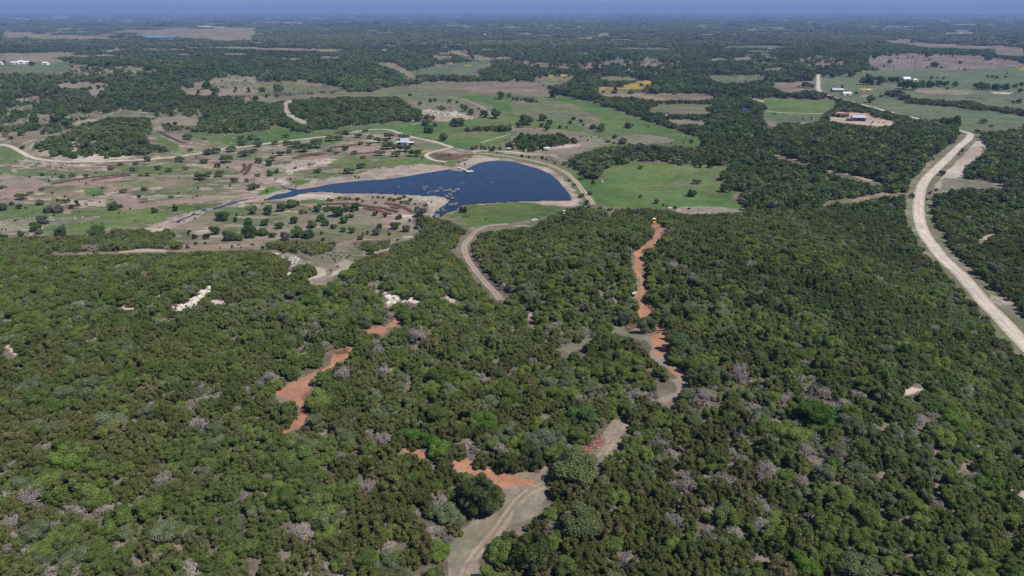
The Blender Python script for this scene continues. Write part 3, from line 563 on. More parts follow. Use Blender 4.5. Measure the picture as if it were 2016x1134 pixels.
road("ranch_track", [(946,281),(975,273),(1006,264)], 4.0, lift=.2, **TAN)
road("ranch_track", [(930,300),(946,297),(990,298),(1035,302)], 4.5, lift=.2, mid=(.55,.46,.38), edge=(.42,.35,.28))
road("farm_lane", [(1619,224),(1590,223.5),(1562,223),(1530,221.5),(1512,219),(1503,216),(1494,211),(1484,208.5),(1459,208.5)], 3.6, lift=.3, mid=(.55,.48,.40), edge=(.38,.33,.25))
road("farm_lane", [(1483,195),(1493,197.5),(1500,200),(1494,204),(1484,208)], 5, lift=.3, mid=(.58,.5,.43), edge=(.45,.38,.3))
road("farm_lane", [(1684,143.5),(1700,141),(1737,139),(1800,138.5),(1874,137),(1940,132),(2030,128)], 6, lift=.5, mid=(.46,.38,.31), edge=(.3,.25,.19))
road("farm_lane", [(1970,72),(1990,78),(2016,84)], 14, lift=1.0, step=20, mid=(.46,.38,.31), edge=(.3,.25,.19))
road("dirt_lane", [(1524,305),(1545,309),(1592,322)], 4.5, lift=.25, mid=(.42,.34,.28), edge=(.30,.25,.19)); road("dirt_lane", [(1632,336),(1680,347),(1732,361)], 5.5, lift=.25, mid=(.42,.34,.27), edge=(.30,.25,.18))
road("dirt_lane", [(1539,401/4),(1552,103),(1570,108),(1590,112)] if False else [(889,101),(900,105),(922,111)], 9, lift=.8, step=12, mid=(.46,.38,.31), edge=(.3,.25,.19))
road("dirt_track", [(905,1180),(913,1134),(933,1097),(953,1072),(977,1047),(997,1017),(1017,991),(1040,970),(1068,955)], 3.1, lift=.08, step=1.2, wob=.2, edge=(.26,.215,.165), mid=(.38,.285,.21), centre=(.27,.22,.165))
road("dirt_track", [(1172,910),(1190,890),(1205,865),(1216,848),(1228,830)], 2.8, lift=.08, step=1.2, wob=.2, edge=(.27,.22,.17), mid=(.36,.27,.20), centre=(.28,.225,.17))
road("creek_water", CREEK[:6], 5.0, lift=.05, wob=.9, step=3, material=M_WATER); road("creek_water", CREEK[5:8], 3.0, lift=.05, wob=.9, step=2, material=M_WATER)
for pts, wd in ((R_GRAVEL, 9), (R_STRAIGHT, 8), (R_RANCH, 6), (R_LOOP, 6), (R_DAM, 6), (R_VALLEY, 5)):
    w = ground([p[0] for p in pts], [p[1] for p in pts]); fx, fy = flatpx(w[:, 0], w[:, 1])
    i0, i1 = np.searchsorted(QY, [fy.min() - 25, fy.max() + 25]); j0, j1 = np.searchsorted(QX, [fx.min() - 70, fx.max() + 70]); s = np.s_[i0:i1, j0:j1]
    DEN[s] = np.where(seg_dist(GX[s], GY[s], [tuple(q[:2]) for q in w]) < wd, 0, DEN[s])
def mark_line(pts, width):
    w = ground([p[0] for p in pts], [p[1] for p in pts])
    for k in range(len(pts) - 1):
        for tt in np.linspace(0, 1, 80):
            q = w[k] * (1 - tt) + w[k + 1] * tt; x, y, dep = project(q[0], q[1], hgt(q[0], q[1])); r = width * .5 * FPX / dep / 2; ry = max(1, int(r * .35)); r = max(1, int(r))
            VIS[max(0, int(y / 2) - ry):int(y / 2) + ry + 1, max(0, int(x / 2) - r):max(0, int(x / 2) + r + 1)] = True
for pts, wd in ((R_GRAVEL, 7), (R_STRAIGHT[:3], 7), (R_RANCH, 4), (R_LOOP, 4), (R_DAM, 4), (R_VALLEY, 4)): mark_line(pts, wd)
mark_line([(1524,305),(1592,322)], 3); mark_line([(1632,336),(1732,361)], 4); mark_line([(889,101),(922,111)], 6)
# ------------------------------------------------------------------ trees: prototypes
def ico(sub):
    t = (1 + 5 ** .5) / 2
    v = np.array([(-1,t,0),(1,t,0),(-1,-t,0),(1,-t,0),(0,-1,t),(0,1,t),(0,-1,-t),(0,1,-t),(t,0,-1),(t,0,1),(-t,0,-1),(-t,0,1)], float); v /= np.linalg.norm(v[0])
    f = [(0,11,5),(0,5,1),(0,1,7),(0,7,10),(0,10,11),(1,5,9),(5,11,4),(11,10,2),(10,7,6),(7,1,8),(3,9,4),(3,4,2),(3,2,6),(3,6,8),(3,8,9),(4,9,5),(2,4,11),(6,2,10),(8,6,7),(9,8,1)]
    for _ in range(sub):
        v = list(map(tuple, v)); mid = {}; nf_ = []
        def m(a, b):
            k = (min(a, b), max(a, b))
            if k not in mid:
                p = np.add(v[a], v[b]); p /= np.linalg.norm(p); mid[k] = len(v); v.append(tuple(p))
            return mid[k]
        for a, b, c in f:
            ab, bc, ca = m(a, b), m(b, c), m(c, a); nf_ += [(a, ab, ca), (b, bc, ab), (c, ca, bc), (ab, bc, ca)]
        f = nf_
    return np.array(v), np.array(f)
ICO = [ico(0), ico(1)]
def rdir(rng, n):
    d = rng.normal(size=(n, 3)); return d / np.linalg.norm(d, axis=1)[:, None]
def crown(seed, kind, nleaf, core=1, nl=None):
    """a crown 1 m wide of leaf sprays on many lobes; returns verts, tris, per-face variation"""
    rng = np.random.default_rng(seed); L = []
    if kind == 'juniper':
        n = nl or 44
        while len(L) < n:
            z = rng.uniform(.12, .86); R = .43 * math.sqrt(max(0, 1 - ((z - .22) / .80) ** 2)); a = rng.uniform(0, 6.28); r = R * rng.uniform(.35, 1) ** .6
            rad = rng.uniform(.065, .125) * (1.35 if nl else 1); L.append((r * math.cos(a), r * math.sin(a), z, rad, rad * rng.uniform(1.1, 1.8)))
    elif kind == 'oak':
        n = nl or 17
        while len(L) < n:
            z = rng.uniform(.2, .72); R = .38 * math.sqrt(max(.05, 1 - ((z - .35) / .62) ** 2)); a = rng.uniform(0, 6.28); r = R * rng.uniform(.25, 1) ** .6
            rad = rng.uniform(.12, .21); L.append((r * math.cos(a), r * math.sin(a), z, rad, rad * rng.uniform(.75, 1.05)))
    else:                                       # pasture live oak: raised, wide, flat-bottomed
        n = nl or 18
        while len(L) < n:
            z = rng.uniform(.32, .66); R = .40 * math.sqrt(max(.05, 1 - ((z - .40) / .42) ** 2)); a = rng.uniform(0, 6.28); r = R * rng.uniform(.2, 1) ** .6
            rad = rng.uniform(.10, .17); L.append((r * math.cos(a), r * math.sin(a), z, rad, rad * rng.uniform(.7, .95)))
    L = np.array(L); V, F, LV = [], [], []; nv = 0
    lobe_v = rng.uniform(.82, 1.18, len(L))
    for k, (x, y, z, r, rz) in enumerate(L):
        iv, fc = ICO[core]; jit = 1 + .22 * rng.normal(size=(len(iv), 1)).clip(-1.5, 1.5)
        V.append(iv * jit * np.array([r, r, rz]) * .80 + (x, y, z)); F.append(fc + nv); nv += len(iv); LV.append(lobe_v[k] * rng.uniform(.7, 1.2, len(fc)))
    w = L[:, 3] * L[:, 4]; pick = rng.choice(len(L), nleaf * 3, p=w / w.sum()); d = rdir(rng, nleaf * 3); d[:, 2] = np.where(d[:, 2] < -.45, -d[:, 2], d[:, 2])
    sc = np.c_[L[pick, 3], L[pick, 3], L[pick, 4]]; rad = rng.uniform(.84, 1.22, (len(d), 1)); p = L[pick, :3] + d * sc * rad
    inner = np.zeros(len(p), bool)
    for k, (x, y, z, r, rz) in enumerate(L):
        q = (p - (x, y, z)) / np.array([r, r, rz]); inner |= (np.sum(q * q, 1) < .62) & (pick != k)
    ok = np.where(~inner & (p[:, 2] > .02))[0][:nleaf]; p, d, pick = p[ok], d[ok], pick[ok]; m = len(p); dens = math.sqrt(2600 / max(nleaf, 1))
    if kind == 'juniper':
        ax = d * .7 + np.array([0, 0, .75]) + rdir(rng, m) * .55; ln = rng.uniform(.045, .085, (m, 1)) * dens; wd = ln * rng.uniform(.42, .7, (m, 1))
    else:
        ax = d * .25 + rdir(rng, m); ln = rng.uniform(.034, .062, (m, 1)) * dens; wd = ln * rng.uniform(.75, 1.1, (m, 1))
    ax /= np.linalg.norm(ax, axis=1)[:, None]; nrm = d + rdir(rng, m) * .42; s = np.cross(ax, nrm); s /= np.linalg.norm(s, axis=1)[:, None] + 1e-6
    a, b, c = p - ax * ln * .5 - s * wd * .5, p - ax * ln * .5 + s * wd * .5, p + ax * ln * .6
    V.append(np.stack([a, b, c], 1).reshape(-1, 3)); F.append(np.arange(m * 3).reshape(-1, 3) + nv); LV.append(lobe_v[pick] * rng.uniform(.62, 1.42, m))
    return np.vstack(V), np.vstack(F), np.concatenate(LV)
def prism(a, b, r0, r1, k=3):
    a, b = np.asarray(a, float), np.asarray(b, float); ax = b - a; ax /= np.linalg.norm(ax) + 1e-9
    u = np.cross(ax, (0, 0, 1.0) if abs(ax[2]) < .9 else (1.0, 0, 0)); u /= np.linalg.norm(u); w = np.cross(ax, u)
    an = np.arange(k) * 2 * math.pi / k; ring = np.cos(an)[:, None] * u + np.sin(an)[:, None] * w
    v = np.vstack([a + ring * r0, b + ring * r1]); f = []
    for i in range(k):
        j = (i + 1) % k; f += [(i, j, k + j), (i, k + j, k + i)]
    return v, np.array(f)
def join(parts):
    V, F, n = [], [], 0
    for v, f in parts: V.append(v); F.append(np.asarray(f) + n); n += len(v)
    return np.vstack(V), np.vstack(F)
def trunk(seed, kind):
    rng = np.random.default_rng(seed); P = []
    if kind == 'juniper':
        for k in range(3):
            a = rng.uniform(0, 6.28); b = np.array([.05 * math.cos(a), .05 * math.sin(a), 0.0]); m = b * 2.2 + (0, 0, .3); P.append(prism(b - (0, 0, .06), m, .035, .026, 6)); P.append(prism(m, b * 3.5 + (0, 0, .6), .026, .010, 5))
    else:
        zb = .22 if kind == 'oak' else .26
        P.append(prism((0, 0, -.06), (.01, 0, zb), .045, .034, 7))
        for k in range(5):
            a = k * 1.26 + rng.uniform(-.3, .3); e = np.array([.22 * math.cos(a), .22 * math.sin(a), zb + rng.uniform(.14, .26)]); P.append(prism((.01, 0, zb - .02), e, .024, .012, 5))
            P.append(prism(e, e + (.1 * math.cos(a), .1 * math.sin(a), .1), .012, .005, 4))
    return join(P)
def dead(seed, nmain=8, depth=5):
    """bare, much forked grey crown 1 m wide"""
    rng = np.random.default_rng(seed); P = []
    def grow(p, d, ln, r, k):
        e = p + d * ln; P.append(prism(p, e, r, r * .68, 3))
        if k == 0: return
        for _ in range(3 if k > 1 else 4):
            q = d * .8 + rdir(rng, 1)[0] * .75 + np.array([0, 0, .14]); q /= np.linalg.norm(q); t = rng.uniform(.45, 1)
            grow(p + d * ln * t, q, ln * rng.uniform(.55, .82), max(r * .58, .0028), k - 1)
    P.append(prism((0, 0, -.05), (0, 0, .16), .045, .038, 6))
    for k in range(nmain):
        a = k * 6.283 / nmain + rng.uniform(-.3, .3); d = np.array([math.cos(a), math.sin(a), rng.uniform(.3, 1.7)]); d /= np.linalg.norm(d); grow(np.array([0, 0, .12 + rng.uniform(0, .06)]), d, rng.uniform(.17, .24), .021, depth)
    return join(P)
def leaf_mesh(name, c): return new_mesh(name, c[0], c[1], M_LEAF, {"lv": ('FLOAT', 'FACE', c[2].astype(np.float32))})
def whole_mesh(name, c, t):
    v = np.vstack([c[0], t[0]]); f = np.vstack([c[1], t[1] + len(c[0])]); lv = np.r_[c[2], np.ones(len(t[1]))]
    return new_mesh(name, v, f, None, {"lv": ('FLOAT', 'FACE', lv.astype(np.float32))}, mats=[M_LEAF, M_BARK], midx=np.r_[np.zeros(len(c[1])), np.ones(len(t[1]))])
CR, TR, WH, LO = {}, {}, {}, {}
for kind, nn, sd in (('juniper', 6, 100), ('oak', 5, 200), ('live', 5, 300)):
    cs = [crown(sd + k, kind, 5200) for k in range(nn)]; ts = [trunk(sd + k, kind) for k in range(nn)]
    CR[kind] = [leaf_mesh(kind + "_crown", c) for c in cs]; TR[kind] = [new_mesh(kind + "_trunk", t[0], t[1], M_BARK) for t in ts]
    WH[kind] = [whole_mesh(kind + "_tree", c, t) for c, t in zip(cs, ts)]
    LO[kind] = [whole_mesh(kind + "_small", crown(sd + 50 + k, kind, 520, 0, 12), ts[k]) for k in range(4)]
DEADM = []
for k in range(4):
    v, f = dead(400 + k); DEADM.append(new_mesh("dead_branches", v, f, M_WOODY, {"lv": ('FLOAT', 'FACE', np.random.default_rng(k).uniform(.75, 1.25, len(f)).astype(np.float32))}))
DEADLO = []
for k in range(2):
    v, f = dead(430 + k, 5, 3); DEADLO.append(new_mesh("dead_branches", v, f, M_WOODY, {"lv": ('FLOAT', 'FACE', np.ones(len(f), np.float32))}))
def canopy_patch(seed, n=26):
    """a patch of distant wood, 1 m across: many small crowns side by side"""
    rng = np.random.default_rng(seed); V, F, LV, nv = [], [], [], 0
    for k in range(n):
        x, y = rng.uniform(-.55, .55, 2); r = rng.uniform(.07, .15); iv, fc = ICO[1]; h = r * rng.uniform(.8, 1.15)
        V.append(iv * (1 + .18 * rng.normal(size=(len(iv), 1)).clip(-1.5, 1.5)) * np.array([r, r, h]) + (x, y, h * .75)); F.append(fc + nv); nv += len(iv); LV.append(np.full(len(fc), rng.uniform(.7, 1.4)) * rng.uniform(.85, 1.15, len(fc)))
    return new_mesh("canopy_patch", np.vstack(V), np.vstack(F), M_LEAF, {"lv": ('FLOAT', 'FACE', np.concatenate(LV).astype(np.float32))})
PATCH = [canopy_patch(500 + k) for k in range(4)]

# ------------------------------------------------------------------ placing the woods
def raster(a, x, y):
    fx, fy = flatpx(x, y); j = np.clip(np.round((fx - QX[0]) / 3).astype(int), 0, NX - 1); i = np.clip(np.searchsorted(QY, fy), 0, NY - 1); return a[i, j]
def blocked(x, y, z, w, h):
    """would this crown hide ground that the photo shows?"""
    hit = np.zeros(len(x), bool)
    px0, py0, dep = project(x, y, z); sc = FPX / dep
    for fx, fz in ((0, .93), (0, .6), (0, .25), (-.36, .5), (.36, .5), (-.25, .8), (.25, .8)):
        a = ((px0 + fx * w * sc) / 2).astype(int); b = project(x, y, z + fz * h)[1] / 2; b = b.astype(int)
        ok = (a >= 0) & (a < 1008) & (b >= 0) & (b < 567); hit[ok] |= VIS[b[ok], a[ok]]
    return hit
def jitter_grid(y0, y1, s, side=1.06, extra=40):
    xs, ys = [], []; y = y0
    while y < y1:
        hw = side * y * (1 if y < 260 else .86) + extra; n = int(2 * hw / s); xs.append(-hw + (np.arange(n) + RNG.random(n)) * s + RNG.uniform(-.5, .5) * s); ys.append(y + (RNG.random(n) - .5) * s * 1.1); y += s
    return np.concatenate(xs), np.concatenate(ys)
OAKS = [[(1330,550),(1420,560),(1530,610),(1640,620),(1680,670),(1600,720),(1500,690),(1420,640),(1340,600)], [(1780,470),(1840,480),(1920,560),(1990,660),(1900,650),(1830,560)], [(830,490),(940,490),(1010,600),(1000,660),(900,640),(860,560)],
        [(700,540),(840,520),(880,600),(760,640),(560,620),(500,590)], [(1380,240),(1520,230),(1500,330),(1440,400),(1380,330)], [(470,880),(700,870),(720,960),(640,1060),(500,1040)], [(1720,760),(1900,740),(1990,900),(1880,1000),(1740,900)], [(1480,480),(1660,470),(1660,560),(1500,540)], [(0,520),(130,500),(260,560),(180,640),(0,680)], [(1050,740),(1250,730),(1280,780),(1100,820)]]
GREYS = [[(1330,730),(1620,730),(1680,900),(1560,960),(1380,920)], [(1110,470),(1250,450),(1250,620),(1120,620)], [(680,640),(880,640),(860,780),(700,780)], [(120,500),(300,500),(300,570),(150,570)], [(360,740),(560,740),(520,860),(380,860)], [(440,980),(700,950),(680,1134),(420,1134)]]
trees = []            # x, y, z, w, h, kind(0 juniper 1 oak 2 dead), tint, yaw
def stand(y0, y1, s, wlo, whi, keep=1.0):
    x, y = jitter_grid(y0, y1, s); n = len(x)
    d = raster(DEN, x, y); n1 = fbm(x / 38, y / 38, 41, 3); n2 = fbm(x / 14, y / 14, 42, 2)
    ok = RNG.random(n) < d * keep; x, y, n1, n2, d = x[ok], y[ok], n1[ok], n2[ok], d[ok]; n = len(x)
    z = hgt(x, y); w = RNG.uniform(wlo, whi, n) * np.where(RNG.random(n) < .12, 1.45, 1.0); px, py, dep = project(x, y, z)
    po = .10 + .42 * sstep(.52, .66, n1) + .25 * sstep(.55, .7, n2); pg = .045 + .25 * sstep(.57, .70, fbm(x / 22, y / 22, 43, 3))
    for pl in OAKS: po = np.where(inside(px, py, pl), po + .35, po)
    for pl in GREYS: pg = np.where(inside(px, py, pl), pg + .14, pg)
    u = RNG.random(n); kind = np.where(u < po, 1, np.where(u < po + pg, 2, 0))
    h = w * np.where(kind == 1, RNG.uniform(.72, .95, n), RNG.uniform(.62, .88, n))
    hit = blocked(x, y, z, w, h)
    for f in (.62, .4):                     # where a full tree would hide open ground stands a smaller one
        g = hit; w = np.where(g, w * f, w); h = np.where(g, h * f, h); hit = hit & blocked(x, y, z, w, h)
    hit &= ~((d < .6) & (d > .015)); x, y, z, w, h, kind = x[~hit], y[~hit], z[~hit], w[~hit], h[~hit], kind[~hit]; n = len(x)
    a, b = RNG.random((n, 1)), RNG.random((n, 1)); n3 = fbm(x / 120, y / 120, 44, 3)[:, None]
    tj = (1 - a) * np.array([.138, .163, .052]) + a * np.array([.205, .226, .080]); tj = np.where(b < .14, tj * np.array([1.22, 1.02, 1.35]), tj); tj = tj * (.72 + .6 * n3) * np.concatenate([.84 + .26 * fbm(x / 55, y / 55, 45, 3)[:, None], np.ones((n, 2))], 1)
    to = (1 - a) * np.array([.108, .158, .044]) + a * np.array([.200, .248, .068]); to = np.where(b < .28, np.array([.17, .195, .105]) * (.8 + .4 * a), to)
    td = (1 - a) * np.array([.26, .235, .20]) + a * np.array([.40, .365, .315])
    t = np.where(kind[:, None] == 0, tj, np.where(kind[:, None] == 1, to, td))
    return np.c_[x, y, z, w, h, kind, t, RNG.uniform(0, 6.28, n)]
near = stand(66, 430, 2.75, 2.7, 5.0); mid = stand(430, 1000, 4.9, 4.6, 7.6); farr = stand(1000, 2600, 8.2, 7.0, 12.0)
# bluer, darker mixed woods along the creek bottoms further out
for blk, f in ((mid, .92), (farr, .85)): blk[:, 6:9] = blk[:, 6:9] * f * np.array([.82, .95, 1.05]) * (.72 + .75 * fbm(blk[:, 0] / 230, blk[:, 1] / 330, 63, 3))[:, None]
mid = mid[~((mid[:, 5] == 2) & (RNG.random(len(mid)) < .55))]; farr = farr[~((farr[:, 5] == 2) & (RNG.random(len(farr)) < .8))]
# single big trees of the near woods that the photo singles out: px, py of the foot, width in px, kind, tint
BIG = [(1385,800,62,2,(.36,.32,.30)),(1505,950,72,2,(.38,.33,.31)),(1585,905,52,2,(.37,.32,.31)),(1645,912,44,2,(.36,.31,.30)),(1490,850,50,2,(.35,.31,.29)),(1350,968,52,2,(.33,.29,.28)),(1455,752,60,2,(.34,.29,.28)),(1610,790,50,2,(.32,.28,.26)),
       (757,748,48,2,(.38,.34,.33)),(678,748,42,2,(.37,.34,.33)),(535,756,44,2,(.38,.34,.33)),(375,1125,46,2,(.36,.33,.30)),(1235,1118,54,2,(.34,.31,.30)),(985,896,40,2,(.36,.33,.33)),(820,676,52,2,(.36,.33,.33)),(395,850,50,2,(.35,.31,.31)),(755,878,46,2,(.35,.31,.31)),(672,910,36,2,(.34,.30,.30)),(745,702,40,2,(.34,.31,.30)),(1325,1040,50,2,(.30,.27,.25)),(530,955,40,2,(.32,.28,.27)),(470,820,36,2,(.34,.31,.30)),
       (135,925,66,1,(.15,.21,.05)),(862,898,52,1,(.12,.20,.035)),(815,868,46,1,(.075,.15,.03)),(845,878,38,1,(.07,.14,.03)),(1145,835,58,1,(.075,.145,.04)),(955,850,52,1,(.09,.17,.03)),(1135,950,92,1,(.13,.155,.065)),(1142,1055,92,1,(.12,.14,.06)),(946,1006,92,0,(.12,.14,.055)),(1050,1120,96,0,(.12,.14,.05)),
       (640,1020,72,1,(.14,.185,.06)),(590,915,54,1,(.12,.17,.055)),(860,1100,46,1,(.13,.19,.045)),(1060,885,60,1,(.14,.155,.095)),(1095,880,50,1,(.13,.15,.09)),(1600,840,70,1,(.07,.13,.03)),(1870,850,54,1,(.10,.17,.03)),(1590,1125,54,1,(.10,.17,.03)),(1950,960,50,1,(.09,.15,.03)),(1275,655,42,1,(.10,.13,.065)),(1330,690,50,1,(.11,.15,.06)),(995,928,46,0,(.10,.12,.045)),(1045,918,48,0,(.10,.12,.045)),(1282,620,1,0,(.1,.1,.1))]
_b = []
for px, py, wpx, k, t in BIG[:-1]:
    x, y, z = ground([px], [py])[0]; dep = float(project(x, y, z)[2]); w = wpx * dep / FPX
    near = near[np.hypot(near[:, 0] - x, near[:, 1] - y) > w * .38]
    _b.append([x, y, z, w, w * (.8 if k != 2 else 1.0), k, *(np.array(t) * (1.0 if k == 0 else np.array([1.0, .97, .9]) if k == 2 else 1.15)), RNG.uniform(0, 6.28)])
near = np.vstack([near, np.array(_b)])

def scatter(name, meshes, arr, label, cat, group=None):
    """one object of kind stuff: the trees beyond the individually built ones"""
    if not len(arr): return
    coll = bpy.data.collections.new(name + "_kinds")
    for m in meshes: coll.objects.link(bpy.data.objects.new(name + "_kind", m))
    me = bpy.data.meshes.new(name); n = len(arr); me.vertices.add(n); me.vertices.foreach_set("co", arr[:, :3].astype(np.float32).ravel())
    S = np.stack([arr[:, 3] * RNG.uniform(.85, 1.18, n), arr[:, 3] * RNG.uniform(.85, 1.18, n), arr[:, 4]], 1); TL = RNG.normal(0, .09, (n, 2))
    for an, ty, dat in (("scl", 'FLOAT_VECTOR', S), ("rot", 'FLOAT_VECTOR', np.stack([TL[:, 0], TL[:, 1], arr[:, 9]], 1)), ("tint", 'FLOAT_VECTOR', arr[:, 6:9]), ("pick", 'INT', RNG.integers(0, len(meshes), n))):
        at = me.attributes.new(an, ty, 'POINT'); at.data.foreach_set('vector' if ty == 'FLOAT_VECTOR' else 'value', np.asarray(dat, np.int32 if ty == 'INT' else np.float32).ravel())
    o = obj(name, me, kind='stuff'); tag(o, label, cat, group)
    ng = bpy.data.node_groups.new(name, 'GeometryNodeTree'); ng.interface.new_socket('Geometry', in_out='INPUT', socket_type='NodeSocketGeometry'); ng.interface.new_socket('Geometry', in_out='OUTPUT', socket_type='NodeSocketGeometry')
    N, L = ng.nodes, ng.links; gi, go = N.new('NodeGroupInput'), N.new('NodeGroupOutput'); ip = N.new('GeometryNodeInstanceOnPoints'); ci = N.new('GeometryNodeCollectionInfo')
    ci.inputs['Collection'].default_value = coll; ci.inputs['Separate Children'].default_value = True; ci.inputs['Reset Children'].default_value = True; ip.inputs['Pick Instance'].default_value = True
    L.new(gi.outputs[0], ip.inputs['Points']); L.new(ci.outputs[0], ip.inputs['Instance']); L.new(ip.outputs[0], go.inputs[0])
    for an, ty, sock in (("scl", 'FLOAT_VECTOR', 'Scale'), ("rot", 'FLOAT_VECTOR', 'Rotation'), ("pick", 'INT', 'Instance Index')):
        na = N.new('GeometryNodeInputNamedAttribute'); na.data_type = ty; na.inputs['Name'].default_value = an; L.new([s for s in na.outputs if s.enabled][0], ip.inputs[sock])
    o.modifiers.new("scatter", 'NODES').node_group = ng; return o
def in_frame(a, m=0):
    px, py, dep = project(a[:, 0], a[:, 1], a[:, 2] + a[:, 4] * .6); return (px > -m) & (px < 2016 + m) & (py > -m) & (py < 1134 + m)
dist = np.hypot(np.hypot(near[:, 0], near[:, 1]), HCAM - near[:, 2]); order = np.argsort(dist / near[:, 3]); near = near[order]
vis = in_frame(near, -6); single = np.zeros(len(near), bool)
for k, cap in ((0, 300), (1, 300), (2, 240)):
    w = np.where((near[:, 5] == k) & vis)[0][:cap]; single[w] = True
rest = near[~single]
scatter("juniper_woodland", WH['juniper'], rest[rest[:, 5] == 0], "dense olive green juniper woodland covering the hillside beyond the nearest trees", "woodland")
scatter("oak_woodland", WH['oak'], rest[rest[:, 5] == 1], "bright green oaks scattered through the hillside juniper woodland", "woodland")
scatter("dead_woodland", DEADM, rest[rest[:, 5] == 2], "bare grey dead trees scattered through the hillside woodland", "dead trees")
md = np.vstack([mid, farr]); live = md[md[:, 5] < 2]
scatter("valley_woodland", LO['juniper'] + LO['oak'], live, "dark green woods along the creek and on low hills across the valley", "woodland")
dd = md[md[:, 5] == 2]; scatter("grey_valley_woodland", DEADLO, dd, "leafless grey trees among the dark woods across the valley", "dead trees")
def canopies(y0, y1, s, size, hmul):
    x, y = jitter_grid(y0, y1, s, .9, 200); d = raster(DEN, x, y); ok = RNG.random(len(x)) < d; x, y = x[ok], y[ok]; n = len(x); z = hgt(x, y)
    w = RNG.uniform(.9, 1.5, n) * size; h = w * hmul; hit = blocked(x, y, z, w * .5, h * .2); x, y, z, w, h = x[~hit], y[~hit], z[~hit], w[~hit], h[~hit]; n = len(x)
    a = RNG.random((n, 1)); t = ((1 - a) * np.array([.06, .078, .042]) + a * np.array([.105, .125, .062])) * (.7 + .6 * fbm(x / 500, y / 700, 61, 3))[:, None]
    return np.c_[x, y, z, w, h, np.zeros(n), t, RNG.uniform(0, 6.28, n)]
scatter("distant_woodland", PATCH, np.vstack([canopies(2600, 6000, 30, 36, .8), canopies(6000, 14000, 80, 92, .3), canopies(14000, 42000, 260, 290, .09)]), "hazy blue green woodland stretching to the horizon", "woodland")
# ------------------------------------------------------------------ words: where a thing stands, so that its label points to it alone
LAND = [("white lake house", 797, 284), ("boat dock", 915, 335), ("dam track", 1110, 340), ("flooded timber", 880, 380), ("gravel road bend", 1806, 400), ("rocky juniper hill", 210, 285), ("muddy creek", 400, 425),
        ("dam field", 1300, 350), ("lake tail", 590, 385), ("cleared pink ground", 740, 395), ("ranch track fork", 960, 228), ("ploughed field", 950, 175), ("blue roofed shed", 1690, 232), ("silver barn", 1650, 178), ("straight road", 1612, 165),
        ("lakeside meadow", 990, 425), ("brush heap loop road", 880, 305), ("juniper knoll", 700, 212), ("ranch road curve", 120, 318), ("white rock path", 575, 515), ("long tree belt", 1830, 205), ("mauve pasture", 1830, 115), ("yellow field", 1250, 170), ("creek bottom woods", 1430, 270), ("long brush windrow", 180, 352), ("brown earth patch", 350, 267), ("dark oak hedge", 670, 420), ("farm lane", 1560, 223), ("far white farm", 45, 125), ("lake gravel bank", 720, 350), ("red dozer cut", 1270, 540), ("red dirt junction", 1030, 945), ("red dirt spur", 600, 760), ("two rut track", 960, 1060), ("valley track", 945, 540), ("white rock scar", 400, 590)]
def where(px, py):
    d = [math.hypot((px - a) , (py - b) * 1.6) for _, a, b in LAND]; k = int(np.argmin(d)); nm, a, b = LAND[k]
    dx, dy = px - a, (py - b) * 1.6
    if abs(dx) > abs(dy): rel = "right of" if dx > 0 else "left of"
    else: rel = "in front of" if dy > 0 else "behind"
    return f"{rel} the {nm}"
ORD = ["leftmost", "second", "third", "fourth", "fifth", "sixth", "seventh", "eighth", "ninth", "tenth", "eleventh", "twelfth"]
NUM = {2: "two", 3: "three", 4: "four", 5: "five", 6: "six", 7: "seven", 8: "eight", 9: "nine", 10: "ten", 11: "eleven", 12: "twelve"}
def plural(b):
    w = b.split(" "); 
    for i, q in enumerate(w):
        if q in ("oak", "tree", "bush", "building", "cow", "windrow", "juniper", "snag", "house", "barn"): w[i] = q + ("es" if q.endswith("sh") else "s"); break
    return " ".join(w)
def settle_labels(items):
    """items: (object, base label, px). Same words: count them from the left."""
    by = {}
    for o, b, px in items: by.setdefault(b, []).append((px, o))
    for b, l in by.items():
        l.sort(key=lambda q: q[0]); n = len(l)
        for i, (_, o) in enumerate(l):
            if n == 1: o['label'] = b
            elif n == 2: o['label'] = ("left one" if i == 0 else "right one") + " of two " + plural(b)
            elif i == 0: o['label'] = f"leftmost of {NUM.get(n, 'many')} {plural(b)}"
            elif i == n - 1: o['label'] = f"rightmost of {NUM.get(n, 'many')} {plural(b)}"
            else: o['label'] = f"{ORD[i] if i < 12 else 'far'} from left of {NUM.get(n, 'many')} {plural(b)}"

